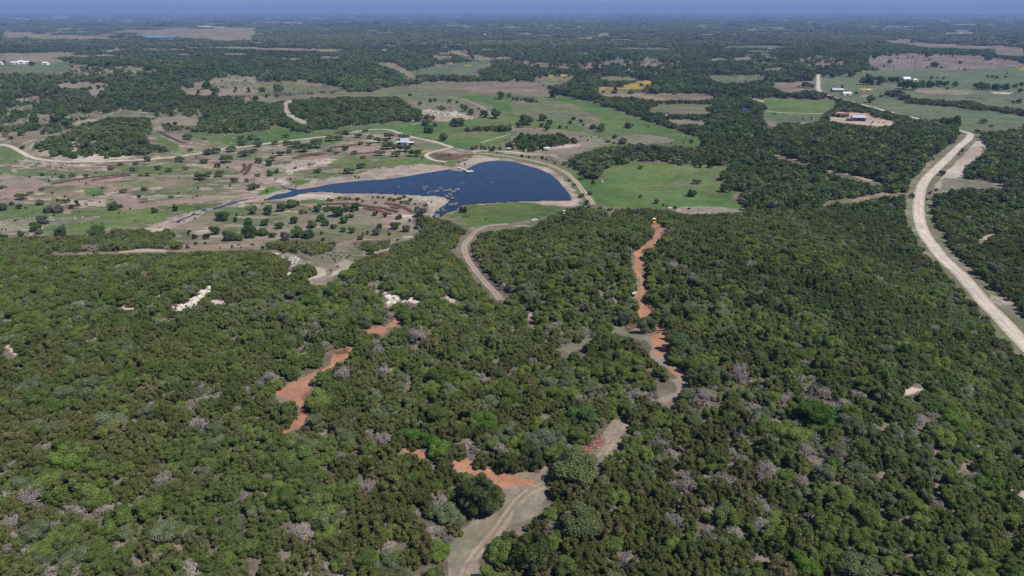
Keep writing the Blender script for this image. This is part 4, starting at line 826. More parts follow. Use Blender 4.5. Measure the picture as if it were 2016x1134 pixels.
# ------------------------------------------------------------------ the nearest forest trees, one object each
def zone(px, py):
    d = [math.hypot(px - a, py - b) for _, a, b in LAND[-6:]]; k = int(np.argmin(d)); nm, a, b = LAND[-6:][k]
    return nm
KN = {0: ("juniper_tree", "juniper", "olive green juniper", "junipers of the near hillside woods"), 1: ("oak_tree", "oak tree", "leafy oak", "oaks of the near hillside woods"), 2: ("dead_tree", "dead tree", "bare grey dead tree", "dead grey trees of the near woods")}
vi = [0, 0, 0]
for r in near[single]:
    k = int(r[5]); nm, cat, words_, grp = KN[k]; px, py, _ = project(r[0], r[1], r[2] + r[4] * .5)
    tone = {0: ("brownish " if r[6] > r[7] * 1.0 else "dark " if r[7] < .075 else ""), 1: ("pale grey green " if r[8] > .055 else "bright " if r[7] > .15 else "deep green "), 2: ""}[k]
    side = ("on the left slope" if px < 450 else "on the right slope" if px > 1450 else "left of the two rut track" if px < 930 else "right of the two rut track") if py > 950 else f"near the {zone(px, py)}"
    size = "wide " if r[3] > 6.3 else "small " if r[3] < 4.3 else ""
    t = thing(nm, f"{size}{tone}{words_} in the woods {side}", cat, (r[0], r[1], r[2]), r[9], grp); t.scale = (r[3] * random.uniform(.88, 1.15), r[3] * random.uniform(.88, 1.15), r[4])
    if k == 2:
        c = obj("branches", DEADM[vi[k] % len(DEADM)], t)
    else:
        kd = 'juniper' if k == 0 else 'oak'; c = obj("crown", CR[kd][vi[k] % len(CR[kd])], t); obj("trunk", TR[kd][vi[k] % len(TR[kd])], t)
    c['tint'] = [float(q) for q in r[6:9]]; vi[k] += 1

# ------------------------------------------------------------------ single trees of the pastures (foot and width traced from the photo)
S = 3.992
def T(ox, oy, l): return [(ox + a / S, oy + b / S, w / S, k) for a, b, w, k in l]
PT = T(0, 230, [(335,465,50,'L'),(237,480,25,'L'),(490,480,55,'L'),(575,475,60,'L'),(680,476,45,'L'),(755,448,28,'L'),(875,420,55,'G'),(950,384,52,'L'),(1068,381,45,'G'),(1050,428,65,'L'),(1160,355,65,'G'),(1415,356,85,'L'),(1245,418,65,'L'),(1330,433,65,'L'),(1108,468,40,'L'),(1162,466,50,'L'),(1260,456,28,'L'),(1462,418,52,'L'),(1605,366,78,'L'),(1640,300,100,'L'),(1700,290,80,'L'),(1780,362,120,'L'),(1710,402,55,'G'),(1585,497,110,'L'),(1640,475,70,'L'),(1725,472,85,'L'),(1845,510,70,'L'),(1940,515,45,'G'),(1985,575,90,'L'),(330,582,42,'L'),(415,605,25,'L'),(175,652,95,'L'),(240,612,50,'L'),(318,695,62,'G'),(525,678,70,'L'),(455,668,32,'G'),(970,600,64,'L'),(1140,582,70,'L'),(1140,675,110,'D'),(1345,641,42,'L'),(885,732,88,'O'),(950,717,40,'O'),(1215,756,62,'O'),(600,702,55,'B'),(560,722,45,'B'),(155,727,60,'O'),(20,738,80,'O'),(95,697,40,'B'),(380,752,90,'G'),(450,756,90,'G'),(345,846,90,'G'),(295,896,100,'O'),(490,880,38,'G'),(770,945,128,'O'),(170,942,62,'O'),(480,936,92,'O'),(35,972,68,'O'),(310,926,60,'G'),(1755,812,118,'O'),(1865,782,30,'B'),(1855,826,45,'B'),(1960,847,72,'O'),(1535,962,55,'B'),(1490,927,45,'B'),(1620,967,62,'B'),(1480,1037,40,'B'),(1540,1012,32,'B'),(1690,927,95,'O'),(1800,977,130,'O'),(1880,975,85,'O'),(1970,952,130,'O'),(1995,765,80,'O'),(15,562,45,'L'),(180,256,48,'O'),(165,152,62,'O'),(85,180,42,'O'),(45,157,52,'L'),(335,142,42,'B'),(1780,126,52,'B'),(1895,182,60,'L'),(1975,183,85,'L'),(1605,187,36,'L'),(1480,182,88,'L'),(1315,112,52,'L'),(1360,112,38,'L'),(1330,70,35,'B'),(1380,66,40,'B'),(1820,277,92,'L'),(1910,227,88,'L'),(1925,312,110,'L'),(1500,272,45,'L'),(1990,290,70,'L'),(10,570,45,'L'),(1100,640,40,'B'),(1385,742,55,'B')])
PT += T(504, 230, [(235,167,72,'L'),(150,219,65,'L'),(245,227,72,'L'),(310,242,105,'L'),(380,277,125,'L'),(470,247,135,'L'),(580,192,92,'L'),(655,152,66,'L'),(720,142,86,'L'),(655,187,82,'L'),(805,167,72,'L'),(865,127,52,'L'),(900,174,60,'L'),(890,227,60,'L'),(825,224,52,'L'),(1050,174,92,'L'),(960,207,80,'L'),(1020,205,70,'L'),(1035,258,112,'L'),(1090,252,72,'L'),(1160,182,92,'L'),(1170,277,122,'L'),(975,307,88,'L'),(1100,317,82,'L'),(1255,314,106,'L'),(1305,331,20,'B'),(705,264,76,'L'),(770,297,62,'L'),(840,332,46,'L'),(635,297,46,'L'),(580,277,46,'L'),(195,307,76,'L'),(260,287,62,'L'),(130,347,72,'L'),(310,411,36,'L'),(420,386,26,'L'),(485,442,72,'L'),(825,407,76,'L'),(735,447,98,'L'),(20,367,62,'G'),(15,237,82,'L'),(15,192,52,'L'),(110,467,66,'O'),(100,388,62,'O'),(165,446,46,'O'),(15,560,60,'L'),(15,474,52,'L'),(800,657,48,'L'),(837,672,30,'L'),(940,682,36,'L'),(570,662,30,'B'),(590,668,30,'B'),(920,640,22,'L'),(960,642,34,'L'),(1000,642,30,'L'),(1055,657,46,'L'),(1090,667,42,'L'),(1130,652,46,'L'),(1165,642,42,'L'),(1145,682,46,'L'),(1190,687,56,'L'),(1215,662,46,'L'),(1250,692,30,'L'),(655,648,24,'B'),(705,655,30,'G'),(740,652,30,'G'),(1330,707,38,'O'),(1270,745,52,'O'),(1300,790,115,'G'),(1125,807,58,'O'),(1355,127,80,'O'),(1410,76,36,'O'),(1335,72,68,'O'),(1585,77,100,'G'),(1475,187,78,'O'),(355,767,42,'B'),(395,762,30,'B'),(105,770,90,'O'),(200,745,90,'O'),(290,715,90,'O'),(320,700,60,'O'),(490,748,80,'O'),(560,745,70,'O'),(640,785,125,'O'),(710,745,75,'O'),(780,745,85,'O'),(700,838,86,'O'),(75,857,78,'O'),(190,882,86,'O'),(300,840,78,'O'),(450,873,86,'O'),(505,822,85,'O'),(540,858,76,'O'),(615,878,62,'G'),(330,950,120,'O'),(400,955,110,'O'),(230,972,100,'G'),(135,947,62,'O'),(70,935,90,'O'),(10,930,80,'O'),(685,907,56,'O'),(752,917,66,'O'),(970,882,52,'O'),(1090,887,88,'O'),(1180,905,78,'G'),(525,977,40,'B'),(600,1028,72,'O'),(750,795,50,'G'),(1260,887,46,'O'),(940,780,50,'B'),(1010,790,46,'B'),(1610,756,34,'J'),(1642,756,34,'J'),(880,925,40,'B'),(945,935,80,'G'),(820,970,60,'G'),(430,1030,60,'B'),(490,1012,45,'B')])
PT += T(504, 0, [(765,927,86,'O'),(835,947,62,'O'),(880,952,46,'O'),(1000,952,52,'O'),(1065,942,46,'O'),(1190,960,66,'O'),(1240,942,52,'O'),(1340,937,60,'G'),(1390,940,42,'G'),(1335,990,72,'O'),(1410,996,42,'O'),(1600,997,98,'G'),(1550,982,56,'G'),(1355,1047,82,'O'),(1475,1107,76,'O'),(1635,877,76,'O'),(1690,902,62,'O'),(1790,926,76,'O'),(1885,934,98,'O'),(1750,866,24,'B'),(1215,757,30,'O'),(1290,830,42,'O'),(1370,808,38,'O'),(1410,802,36,'O'),(1520,810,36,'O'),(1585,814,30,'O'),(1920,781,82,'O'),(1990,768,52,'O'),(550,655,45,'B'),(600,672,100,'O'),(50,725,60,'O'),(180,725,85,'O')])
PT += T(1008, 0, [(122,982,126,'O'),(250,952,84,'O'),(488,946,40,'O'),(275,1029,64,'O'),(60,1005,56,'O'),(235,1002,42,'O'),(292,982,56,'O'),(378,1014,34,'O'),(430,1012,26,'B'),(630,1016,56,'O'),(700,1040,86,'O'),(920,1008,68,'G'),(1075,1006,20,'B'),(540,966,40,'B'),(460,976,36,'B'),(805,1092,44,'O'),(560,992,26,'B'),(840,522,36,'O'),(500,490,36,'O'),(1015,684,38,'O'),(1060,686,32,'O'),(340,520,45,'G'),(900,500,50,'O'),(590,498,90,'O'),(45,642,34,'B'),(330,768,90,'B'),(720,735,30,'B'),(800,738,60,'B'),(780,475,90,'O')])
PT += T(1008, 230, [(1010,412,54,'L'),(1450,530,78,'L'),(1412,628,82,'O'),(1675,594,92,'O'),(1010,636,32,'O'),(1135,683,52,'G'),(640,532,42,'B'),(545,495,50,'L'),(1190,702,24,'B'),(1222,712,24,'B'),(1280,730,38,'B'),(1390,731,26,'B'),(1350,212,20,'B'),(1405,209,40,'B'),(1255,212,16,'B'),(810,170,42,'O'),(870,217,74,'G'),(745,206,30,'B'),(1565,402,66,'B'),(545,635,60,'L'),(590,692,52,'O'),(615,617,42,'O'),(490,543,34,'L'),(450,513,26,'B'),(75,320,34,'B'),(138,328,28,'B'),(540,162,16,'B'),(582,160,16,'B'),(625,167,18,'B'),(595,192,20,'B'),(670,174,14,'B'),(690,166,14,'B'),(730,184,16,'B'),(765,203,22,'B'),(800,214,24,'B'),(920,228,30,'B'),(1000,235,40,'B'),(240,335,34,'B')])
PT += T(1512, 230, [(1690,50,62,'L'),(1755,82,36,'L'),(1645,135,66,'L'),(1690,188,70,'L'),(1450,85,120,'O'),(1390,70,90,'O'),(1363,462,62,'O'),(1270,610,30,'B'),(1250,658,22,'B'),(1520,275,34,'B'),(1500,300,20,'B'),(1325,815,30,'B'),(1300,835,26,'B'),(1660,590,30,'B'),(1130,640,50,'B'),(1050,705,30,'B')])
PT += T(1512, 0, [(750,668,80,'O'),(800,672,90,'O'),(870,670,90,'O'),(785,625,60,'O'),(960,652,60,'O'),(1010,654,62,'O'),(1060,700,90,'O'),(1130,710,110,'O'),(1190,690,70,'O'),(1280,690,78,'O'),(1340,680,60,'O'),(1390,686,72,'O'),(1470,684,56,'O'),(1210,652,36,'O'),(1650,705,80,'O'),(1710,710,80,'O'),(1800,712,82,'O'),(1855,708,72,'O'),(1940,694,52,'O'),(1410,706,28,'O'),(805,810,86,'O'),(725,752,50,'D'),(690,745,30,'O'),(1690,972,60,'L'),(1755,1002,36,'L'),(1725,612,26,'O'),(1760,614,26,'O'),(1800,618,32,'O'),(1865,614,26,'O'),(1285,627,32,'O'),(1330,624,20,'O'),(1380,628,26,'O'),(1305,532,70,'O'),(1720,477,60,'O'),(960,498,42,'O'),(1255,455,80,'O'),(1180,432,24,'O'),(1215,432,24,'O'),(1355,442,26,'O'),(1450,450,24,'O'),(1270,477,22,'O'),(1510,506,34,'G'),(540,492,42,'O'),(515,528,36,'O'),(630,510,66,'O'),(375,498,26,'O'),(400,478,36,'O'),(330,532,22,'O'),(55,902,34,'L'),(275,942,12,'J'),(340,944,14,'J'),(1135,340,36,'O'),(1930,362,60,'O'),(885,765,34,'G'),(650,608,66,'O'),(560,600,60,'O'),(440,610,60,'O'),(510,612,60,'O'),(1020,466,22,'B'),(1095,460,18,'B'),(1135,455,18,'B'),(910,528,22,'B'),(1250,540,20,'B'),(1360,540,24,'B'),(985,528,14,'B'),(1540,555,24,'B'),(1880,586,16,'B'),(1980,730,50,'O'),(1970,815,50,'O'),(1920,812,30,'B'),(1990,680,50,'O'),(580,698,30,'B'),(240,690,24,'O'),(335,698,60,'O'),(290,690,60,'O'),(770,905,20,'D'),(1140,330,20,'B'),(960,445,30,'O'),(865,445,40,'O'),(830,470,50,'O')])
PT += T(0, 0, [(500,940,120,'O'),(270,965,80,'O'),(690,892,85,'O'),(835,890,60,'O'),(450,990,110,'O'),(75,800,100,'O'),(175,755,80,'G'),(375,850,80,'O'),(300,855,50,'O'),(35,497,34,'O'),(258,518,50,'O'),(565,533,30,'O'),(780,700,40,'B'),(820,690,30,'B'),(705,705,40,'O'),(1620,700,80,'O'),(1690,750,90,'O'),(1480,700,30,'B'),(1500,690,60,'G'),(1640,650,70,'O'),(1460,690,26,'B'),(1560,740,40,'B'),(1850,720,40,'B'),(1950,730,50,'B')])
_past = chart(PAST); _n = 0
while _n < 130:                             # low bushes dotted over the left pasture
    px, py = random.uniform(0, 1000), random.uniform(300, 500); x, y, z = ground([px], [py])[0]; a_, b_ = flatpx(np.array([x]), np.array([y]))
    if not inside(a_, b_, _past)[0] or raster(DEN, np.array([x]), np.array([y]))[0] > .03 or raster(LAKEM, np.array([x]), np.array([y]))[0]: continue
    if any(abs(px - q[0]) < q[2] * .7 and abs(py - q[1]) < 7 for q in PT): continue
    if min(float(seg_dist(np.array([px]), np.array([py]), l)[0]) for l in (R_RANCH, R_LOOP, CREEK)) < 5: continue
    PT.append((px, py, random.uniform(.8, 2.4) * (FPX / math.hypot(x, y)), 'B')); _n += 1
SPEC = {'L': ("live_oak", "oak tree", "live oak", 'live', .66), 'O': ("round_oak", "oak tree", "round oak", 'oak', .82), 'G': ("grey_oak", "oak tree", "greyish oak", 'oak', .8), 'B': ("bush", "bush", "dark bush", 'juniper', .7), 'J': ("juniper_tree", "juniper", "upright dark juniper", 'juniper', 1.6), 'D': ("dead_tree", "dead tree", "bare grey tree", None, .75)}
GRP = {'L': "live oaks standing in the pastures", 'O': "round oaks of the valley", 'G': "greyish oaks of the valley", 'B': "bushes dotted over the pastures", 'J': "upright junipers in the fields", 'D': "bare trees in the fields"}
items = []; PTW = ground([q[0] for q in PT], [q[1] - .6 for q in PT])
nbush = 0
for (px, py, wpx, k), (x, y, z) in zip(PT, PTW):
    nm, cat, wd, kd, ar = SPEC[k]; dep = float(project(x, y, z)[2]); w = wpx * dep / FPX; h = w * ar * random.uniform(.92, 1.1); rz = random.uniform(0, 6.28)
    size = "tiny" if w < 3.2 else "small" if w < 6 else "large" if w > 11.5 else "middling"
    base = f"{size} {wd} {where(px, py)}"
    a = random.random(); tint = {'L': (.10 + .05 * a, .13 + .055 * a, .056 + .02 * a), 'O': (.07 + .055 * a, .118 + .06 * a, .046 + .015 * a), 'G': (.155, .15 + .02 * a, .115), 'B': (.05 + .02 * a, .062 + .03 * a, .032), 'J': (.055, .058, .045), 'D': (.34, .30, .28)}[k]
    v = random.randrange(4)
    if k == 'B' or wpx < 7:
        me = LO['juniper' if kd == 'juniper' else 'oak'][v] if k != 'D' else DEADLO[v % 2]; t = link(bpy.data.objects.new(nm, me)); t['tint'] = list(tint); t['category'] = cat; t['group'] = GRP[k]; t.location = (x, y, z); t.rotation_euler = (0, 0, rz)
    else:
        t = thing(nm, base, cat, (x, y, z), rz, GRP[k])
        if k == 'D': c = obj("branches", DEADM[v], t)
        else: c = obj("crown", CR[kd][v], t); obj("trunk", TR[kd][v], t)
        c['tint'] = list(tint)
    t.scale = (w, w * random.uniform(.85, 1.05), h); items.append((t, base, px))

# grey drowned timber standing in the shallows
SN = C(800, 350, 12.6, [(440,250,90),(510,245,50),(460,310,40),(540,400,90),(600,360,80),(660,340,70),(740,370,70),(790,350,80),(830,280,60),(870,290,60),(930,330,70),(980,320,80),(1030,340,80),(1080,330,80),(1120,370,80),(1170,360,80),(1220,340,70),(1270,320,70),(1300,305,50),(1060,420,70),(1120,440,70),(1140,520,60),(1030,590,60),(1180,680,80),(1230,660,80),(1100,700,70),(940,700,60),(900,800,60),(960,830,70),(780,840,70),(740,920,70),(690,960,70),(800,960,80),(760,1010,80),(850,740,60),(1010,480,50)] and [(a, b) for a, b, c in [(440,250,90),(510,245,50),(460,310,40),(540,400,90),(600,360,80),(660,340,70),(740,370,70),(790,350,80),(830,280,60),(870,290,60),(930,330,70),(980,320,80),(1030,340,80),(1080,330,80),(1120,370,80),(1170,360,80),(1220,340,70),(1270,320,70),(1300,305,50),(1060,420,70),(1120,440,70),(1140,520,60),(1030,590,60),(1180,680,80),(1230,660,80),(1100,700,70),(940,700,60),(900,800,60),(960,830,70),(780,840,70),(740,920,70),(690,960,70),(800,960,80),(760,1010,80),(850,740,60),(1010,480,50)]])
SN += C(840, 300, 12.6, [(735,770), (830,765), (880,750), (920,765), (1350,800), (1640,655), (1630,750)]) + [(785, 369), (790, 368), (806, 363)]
for i, (px, py) in enumerate(SN):
    x, y, z = ground([px], [py])[0]; w = random.uniform(2.2, 4.4) if i < 36 else random.uniform(1.5, 2.6)
    s = obj("drowned_tree", DEADM[i % 4] if i < 36 and i % 2 else DEADLO[i % 2], None, (x, y, z - .3)); s.scale = (w, w, w * random.uniform(.7, 1.0)); s.rotation_euler = (0, 0, random.uniform(0, 6.28)); s['tint'] = [.46, .43, .41]
    s['category'] = "dead tree"; s['group'] = "drowned grey trees in the lake"
    pos = "on the near muddy inlet" if py > 405 else "off the sandy point" if i < 36 else "alone in open lake water"
    items.append((s, f"pale drowned tree {pos}", px))
# ------------------------------------------------------------------ built things
def box(x0, x1, y0, y1, z0, z1, tx=0.0, ty=0.0):
    v = np.array([(x0, y0, z0), (x1, y0, z0), (x1, y1, z0), (x0, y1, z0), (x0 + tx, y0 + ty, z1), (x1 - tx, y0 + ty, z1), (x1 - tx, y1 - ty, z1), (x0 + tx, y1 - ty, z1)], float)
    return v, np.array([(0, 2, 1), (0, 3, 2), (4, 5, 6), (4, 6, 7), (0, 1, 5), (0, 5, 4), (1, 2, 6), (1, 6, 5), (2, 3, 7), (2, 7, 6), (3, 0, 4), (3, 4, 7)])
def extrude(profile, y0, y1):
    """profile in x,z (counter-clockwise), pulled along y"""
    import mathutils
    n = len(profile); v = [(a, y0, b) for a, b in profile] + [(a, y1, b) for a, b in profile]
    tri = mathutils.geometry.tessellate_polygon([[Vector((a, b, 0)) for a, b in profile]]); f = [tuple(t) for t in tri] + [tuple(n + q for q in reversed(t)) for t in tri]
    for i in range(n): j = (i + 1) % n; f += [(i, j, n + j), (i, n + j, n + i)]
    return np.array(v, float), np.array(f)
def wheel_mesh(r, w, k=12):
    a = np.arange(k) * 2 * math.pi / k; return extrude([(r * math.cos(t), r * math.sin(t)) for t in a], -w / 2, w / 2)
def part(name, shapes, m, parent, bevel=0.0, loc=None):
    v, f = join(shapes if isinstance(shapes, list) else [shapes]); o = obj(name, new_mesh(name, v, f, m), parent, loc)
    import bmesh
    b = bmesh.new(); b.from_mesh(o.data); bmesh.ops.recalc_face_normals(b, faces=b.faces); b.to_mesh(o.data); b.free()
    if bevel: q = o.modifiers.new("soft_edges", 'BEVEL'); q.width = bevel; q.segments = 2; q.limit_method = 'ANGLE'
    return o
M_WHITE = mat("white_paint", (.80, .79, .77), .35, spec=.5); M_GLASS = mat("dark_glass", (.015, .018, .022), .08, spec=.6); M_RUBBER = mat("rubber", (.02, .02, .02), .9); M_YELLOW = mat("digger_yellow", (.62, .36, .05), .5, noise=.12); M_STEEL = mat("worn_steel", (.16, .15, .145), .5, .6, noise=.2)
M_ROOF = mat("galvanised_roof", (.50, .53, .60), .45, .25, noise=.08, nscale=1.2); M_BLUE = mat("blue_roof", (.47, .54, .66), .45, .2, noise=.08, nscale=1); M_WALL = mat("pale_wall", (.66, .63, .58), .8, noise=.08); M_DARK = mat("dark_wall", (.045, .045, .05), .8); M_TIMBER = mat("grey_timber", (.34, .30, .26), .9, noise=.2); M_DOCK = mat("pale_decking", (.62, .58, .54), .8, noise=.1)
M_BRUSH = mat("dead_brush", (.13, .075, .055), .95, noise=.45, nscale=1.3); M_REDBRUSH = mat("red_brush", (.22, .125, .09), .95, noise=.4, nscale=2); M_FARWALL = mat("far_white_wall", (.78, .77, .75), .7); M_FARROOF = mat("far_pale_roof", (.70, .70, .72), .5); M_TERRA = mat("brown_tin", (.10, .068, .062), .8, noise=.3, nscale=.8); M_COW = mat("dark_hide", (.03, .025, .022), .8); M_ROCK = mat("limestone", (.60, .54, .47), .9, noise=.2, nscale=2)
def at(px, py): return [float(q) for q in ground([px], [py])[0]]
def pickup(label, px, py, rz, load=False, sc=1.0):
    x, y, z = at(px, py); t = thing("pickup_truck", label, "pickup truck", (x, y, z + .05), rz); t.scale = (sc,) * 3
    part("body", [extrude([(2.75, .55), (2.75, .95), (2.62, 1.08), (1.35, 1.18), (-2.65, 1.18), (-2.75, 1.05), (-2.75, .55)], -.95, .95)], M_WHITE, t, .05)
    c = part("cab", [extrude([(1.35, 1.18), (.75, 1.80), (-.75, 1.86), (-.95, 1.18)], -.86, .86)], M_WHITE, t, .06)
    part("windshield", [extrude([(1.36, 1.24), (.80, 1.79), (.77, 1.79), (1.31, 1.24)], -.76, .76)], M_GLASS, c, loc=(.03, 0, 0)); part("rear_window", [box(-.93, -.90, -.7, .7, 1.28, 1.72)], M_GLASS, c, loc=(-.02, 0, 0))
    for s in (-1, 1): part("side_window", [extrude([(1.05, 1.26), (.66, 1.72), (-.70, 1.76), (-.82, 1.26)], s * .872 - .005, s * .872 + .005)], M_GLASS, c)
    part("cargo_bed", [box(-2.62, -1.02, -.78, .78, 1.13, 1.19)], M_RUBBER, t)
    for s in (-1, 1): part("bed_side", [box(-2.72, -.98, s * .94 - .07 * (s > 0), s * .94 + .07 * (s < 0), 1.17, 1.42)], M_WHITE, t, .02)
    part("tailgate", [box(-2.76, -2.68, -.86, .86, .75, 1.42)], M_WHITE, t, .02)
    for ax in (1.72, -1.75):
        for s in (-1, 1): w = part("wheel", [wheel_mesh(.39, .26)], M_RUBBER, t, loc=(ax, s * .84, .39)); part("rim", [wheel_mesh(.21, .28)], M_STEEL, w)
    for s in (-1, 1): part("headlight", [box(2.73, 2.77, s * .72 - .16, s * .72 + .16, .82, 1.0)], M_ROOF, t)
    part("bumper", [box(-2.9, -2.74, -.9, .9, .5, .68)], M_STEEL, t, .02)
    if load:
        k = thing("cargo_crate", "pale crate lying in the bed of the white pickup", "crate", (x, y, z + 1.25), rz); part("crate_box", [box(-2.3, -1.5, -.45, .25, 0, .4)], M_DOCK, k, .02); part("crate_lid", [box(-2.32, -1.48, -.47, .27, .40, .44)], M_WALL, k)
    return t
pickup("white pickup truck parked beside the red dozer cut", 1243, 577, math.radians(105), True)
pickup("white pickup truck parked on the track below the lake meadow", 1052, 435, math.radians(208), False, .74)
# bulldozer clearing the red track
x, y, z = at(1287, 440); DZ = thing("bulldozer", "yellow bulldozer working at the top end of the red dirt track", "bulldozer", (x, y, z + .05), math.radians(84))
part("hull", [extrude([(2.1, .6), (2.1, 1.75), (1.9, 1.95), (.1, 2.0), (-.1, 1.5), (-1.9, 1.5), (-2.0, .7)], -.75, .75)], M_YELLOW, DZ, .06)
cb = part("cab", [extrude([(.05, 1.9), (-.1, 3.1), (-1.6, 3.1), (-1.75, 1.5), (-.1, 1.5)], -.75, .75)], M_YELLOW, DZ, .05); part("window", [box(-1.72, -1.66, -.6, .6, 2.1, 2.9)], M_GLASS, cb, loc=(-.02, 0, 0)); part("roof", [box(-1.85, .12, -.88, .88, 3.12, 3.25)], M_WHITE, cb, .03)
for s in (-1, 1):
    for k_ in (0,): part("track", [extrude([(-2.3, .45), (-2.0, .05), (1.8, .05), (2.2, .45), (1.8, .95), (-2.0, .95)], s * 1.05 - .28, s * 1.05 + .28)], M_STEEL, DZ, .05)
part("blade", [extrude([(2.75, .1), (2.95, .5), (2.85, 1.45), (2.70, 1.45), (2.78, .5), (2.62, .1)], -1.8, 1.8)], M_YELLOW, DZ); part("exhaust", [prism((1.3, .3, 1.9), (1.3, .3, 2.8), .08, .08, 8)], M_STEEL, DZ)
rp = part("ripper", [box(-2.7, -2.0, -.7, .7, .8, 1.15)], M_YELLOW, DZ, .03)
for s in (-.5, 0, .5): part("tine", [extrude([(-2.7, .85), (-2.5, .85), (-2.45, .3), (-2.55, .1)], s - .06, s + .06)], M_STEEL, rp)
for s in (-1, 1): part("push_arm", [box(-.5, 2.7, s * 1.5 - .08, s * 1.5 + .08, .4, .62)], M_YELLOW, DZ)
# lake house with two lean-to wings
x, y, z = at(798, 285.5); H = thing("lake_house", "white lake house with steep silver roof and two open side porches", "house", (x, y, z), math.radians(-8))
part("wall", [box(-3.6, 3.6, -3.4, 3.4, -.3, 3.4)], M_WHITE, H); part("gable", [extrude([(-3.6, 3.4), (3.6, 3.4), (3.6, 3.45), (-3.6, 3.45)], -3.3, 3.3)], M_WHITE, H)
part("roof", [np_ for np_ in [(np.array([(-4.3, -4.2, 3.3), (4.3, -4.2, 3.3), (4.3, 0, 6.6), (-4.3, 0, 6.6), (-4.3, 4.2, 3.3), (4.3, 4.2, 3.3), (-4.3, -4.2, 3.1), (4.3, -4.2, 3.1), (4.3, 0, 6.4), (-4.3, 0, 6.4), (-4.3, 4.2, 3.1), (4.3, 4.2, 3.1)], float), np.array([(0, 1, 2), (0, 2, 3), (3, 2, 5), (3, 5, 4), (6, 8, 7), (6, 9, 8), (9, 11, 8), (9, 10, 11), (0, 7, 1), (0, 6, 7), (4, 5, 11), (4, 11, 10), (1, 7, 8), (1, 8, 2), (2, 8, 11), (2, 11, 5), (0, 3, 9), (0, 9, 6), (3, 4, 10), (3, 10, 9)]))]], M_ROOF, H)
part("gable", [extrude([(-3.3, 3.3), (3.3, 3.3), (0, 6.2)], -.08, .08)], M_WHITE, H).rotation_euler = (0, 0, math.pi / 2)
dr = part("door", [box(-.7, .7, -3.47, -3.41, 0, 2.3)], M_DARK, H); part("handle", [box(.45, .55, -3.52, -3.47, 1.0, 1.15)], M_STEEL, dr)
for s in (-2.3, 2.3): wd = part("window", [box(s - .55, s + .55, -3.45, -3.41, 1.0, 2.3)], M_GLASS, H); part("frame", [box(s - .65, s + .65, -3.48, -3.455, 2.3, 2.4), box(s - .65, s + .65, -3.48, -3.455, .9, 1.0)], M_WHITE, wd)
for s, nm in ((-1, "porch_roof"), (1, "porch_roof")):
    part(nm, [box(s * 6.3 - 2.6, s * 6.3 + 2.6, -2.6, 2.6, 2.75, 2.9)], M_WHITE, H)
    for px_, py_ in ((-2.3, -2.3), (2.3, -2.3), (-2.3, 2.3), (2.3, 2.3)): part("post", [box(s * 6.3 + px_ - .09, s * 6.3 + px_ + .09, py_ - .09, py_ + .09, -.2, 2.74)], M_TIMBER, H)
    part("back_wall", [box(s * 6.3 - 2.5, s * 6.3 + 2.5, 2.42, 2.55, 0, 2.7)], M_DARK, H)
def barn(name, label, cat, px, py, L, Wd, hw, hr, rz, mr, mw, open_front=False, group=None, doors=True):
    x, y, z = at(px, py); t = thing(name, label, cat, (x, y, z), rz, group); a, b = L / 2, Wd / 2
    if open_front: part("wall", [box(-a, a, b - .15, b, -.3, hw), box(-a, -a + .15, -b, b - .16, -.3, hw), box(a - .15, a, -b, b - .16, -.3, hw)], mw, t); [part("post", [box(q - .12, q + .12, -b, -b + .24, -.3, hw)], M_STEEL, t) for q in np.linspace(-a + 2, a - 2, 4)]
    else: part("wall", [box(-a, a, -b, b, -.3, hw)], mw, t)
    for s in (-1, 1): g = part("gable", [extrude([(-b, hw), (b, hw), (0, hr)], -.06, .06)], mw, t, loc=(s * (a - .1), 0, 0)); g.rotation_euler = (0, 0, math.pi / 2)
    e = .5; part("roof", [(np.array([(-a - e, -b - e, hw - .1), (a + e, -b - e, hw - .1), (a + e, 0, hr + .15), (-a - e, 0, hr + .15), (-a - e, b + e, hw - .1), (a + e, b + e, hw - .1), (-a - e, 0, hr - .05), (a + e, 0, hr - .05)], float), np.array([(0, 1, 2), (0, 2, 3), (3, 2, 5), (3, 5, 4), (1, 7, 2), (2, 7, 5), (0, 3, 6), (3, 4, 6), (0, 6, 7), (0, 7, 1), (6, 4, 5), (6, 5, 7)]))], mr, t)
    if doors and not open_front: part("door", [box(-1.6, 1.6, -b - .05, -b - .01, 0, min(3.2, hw - .2))], M_DARK, t)
    return t
x, y, z = at(1689, 237.5); barn("shed", "large shed with pale blue metal roof on the bare pink yard", "shed", 1689, 237.5, 14, 10, 4.2, 6.0, math.radians(-10), M_BLUE, M_WALL, True)
barn("shed", "low lean-to shed left of the blue roofed shed", "shed", 1671, 238, 5, 4, 2.4, 3.0, math.radians(-10), M_TERRA, M_DARK, True)
barn("barn", "long silver roofed barn with dark open end in the green field", "barn", 1648, 180.5, 17, 9, 3.0, 5.4, math.radians(-5), M_ROOF, M_DARK)
barn("farmhouse", "pale roofed farmhouse among small trees below the silver barn", "house", 1666, 187, 13, 8, 2.8, 4.6, math.radians(4), M_WALL, M_WALL)
barn("farmhouse", "pale house half hidden behind the round oaks in the right field", "house", 1783, 158, 14, 10, 3.2, 6, math.radians(10), M_FARROOF, M_WALL); barn("shed", "small white shed right of the house behind the round oaks", "shed", 1800, 160, 7, 6, 3, 4.5, math.radians(10), M_FARROOF, M_FARWALL)
barn("shed", "small pale stock shelter beside the yellow flower patch", "shed", 1708, 179, 4, 3, 1.8, 2.4, 0, M_WHITE, M_DARK)
for i, (px, py) in enumerate([(1647, 230), (1657, 231), (1663, 230)]): barn("storage_shed", ["leftmost", "middle", "rightmost"][i] + " of three brown storage sheds at the left end of the bare yard", "shed", px, py, 7, 6, 3.2, 4.4, math.radians(-6 + 4 * i), M_TERRA, M_TERRA, group="brown sheds by the yard")
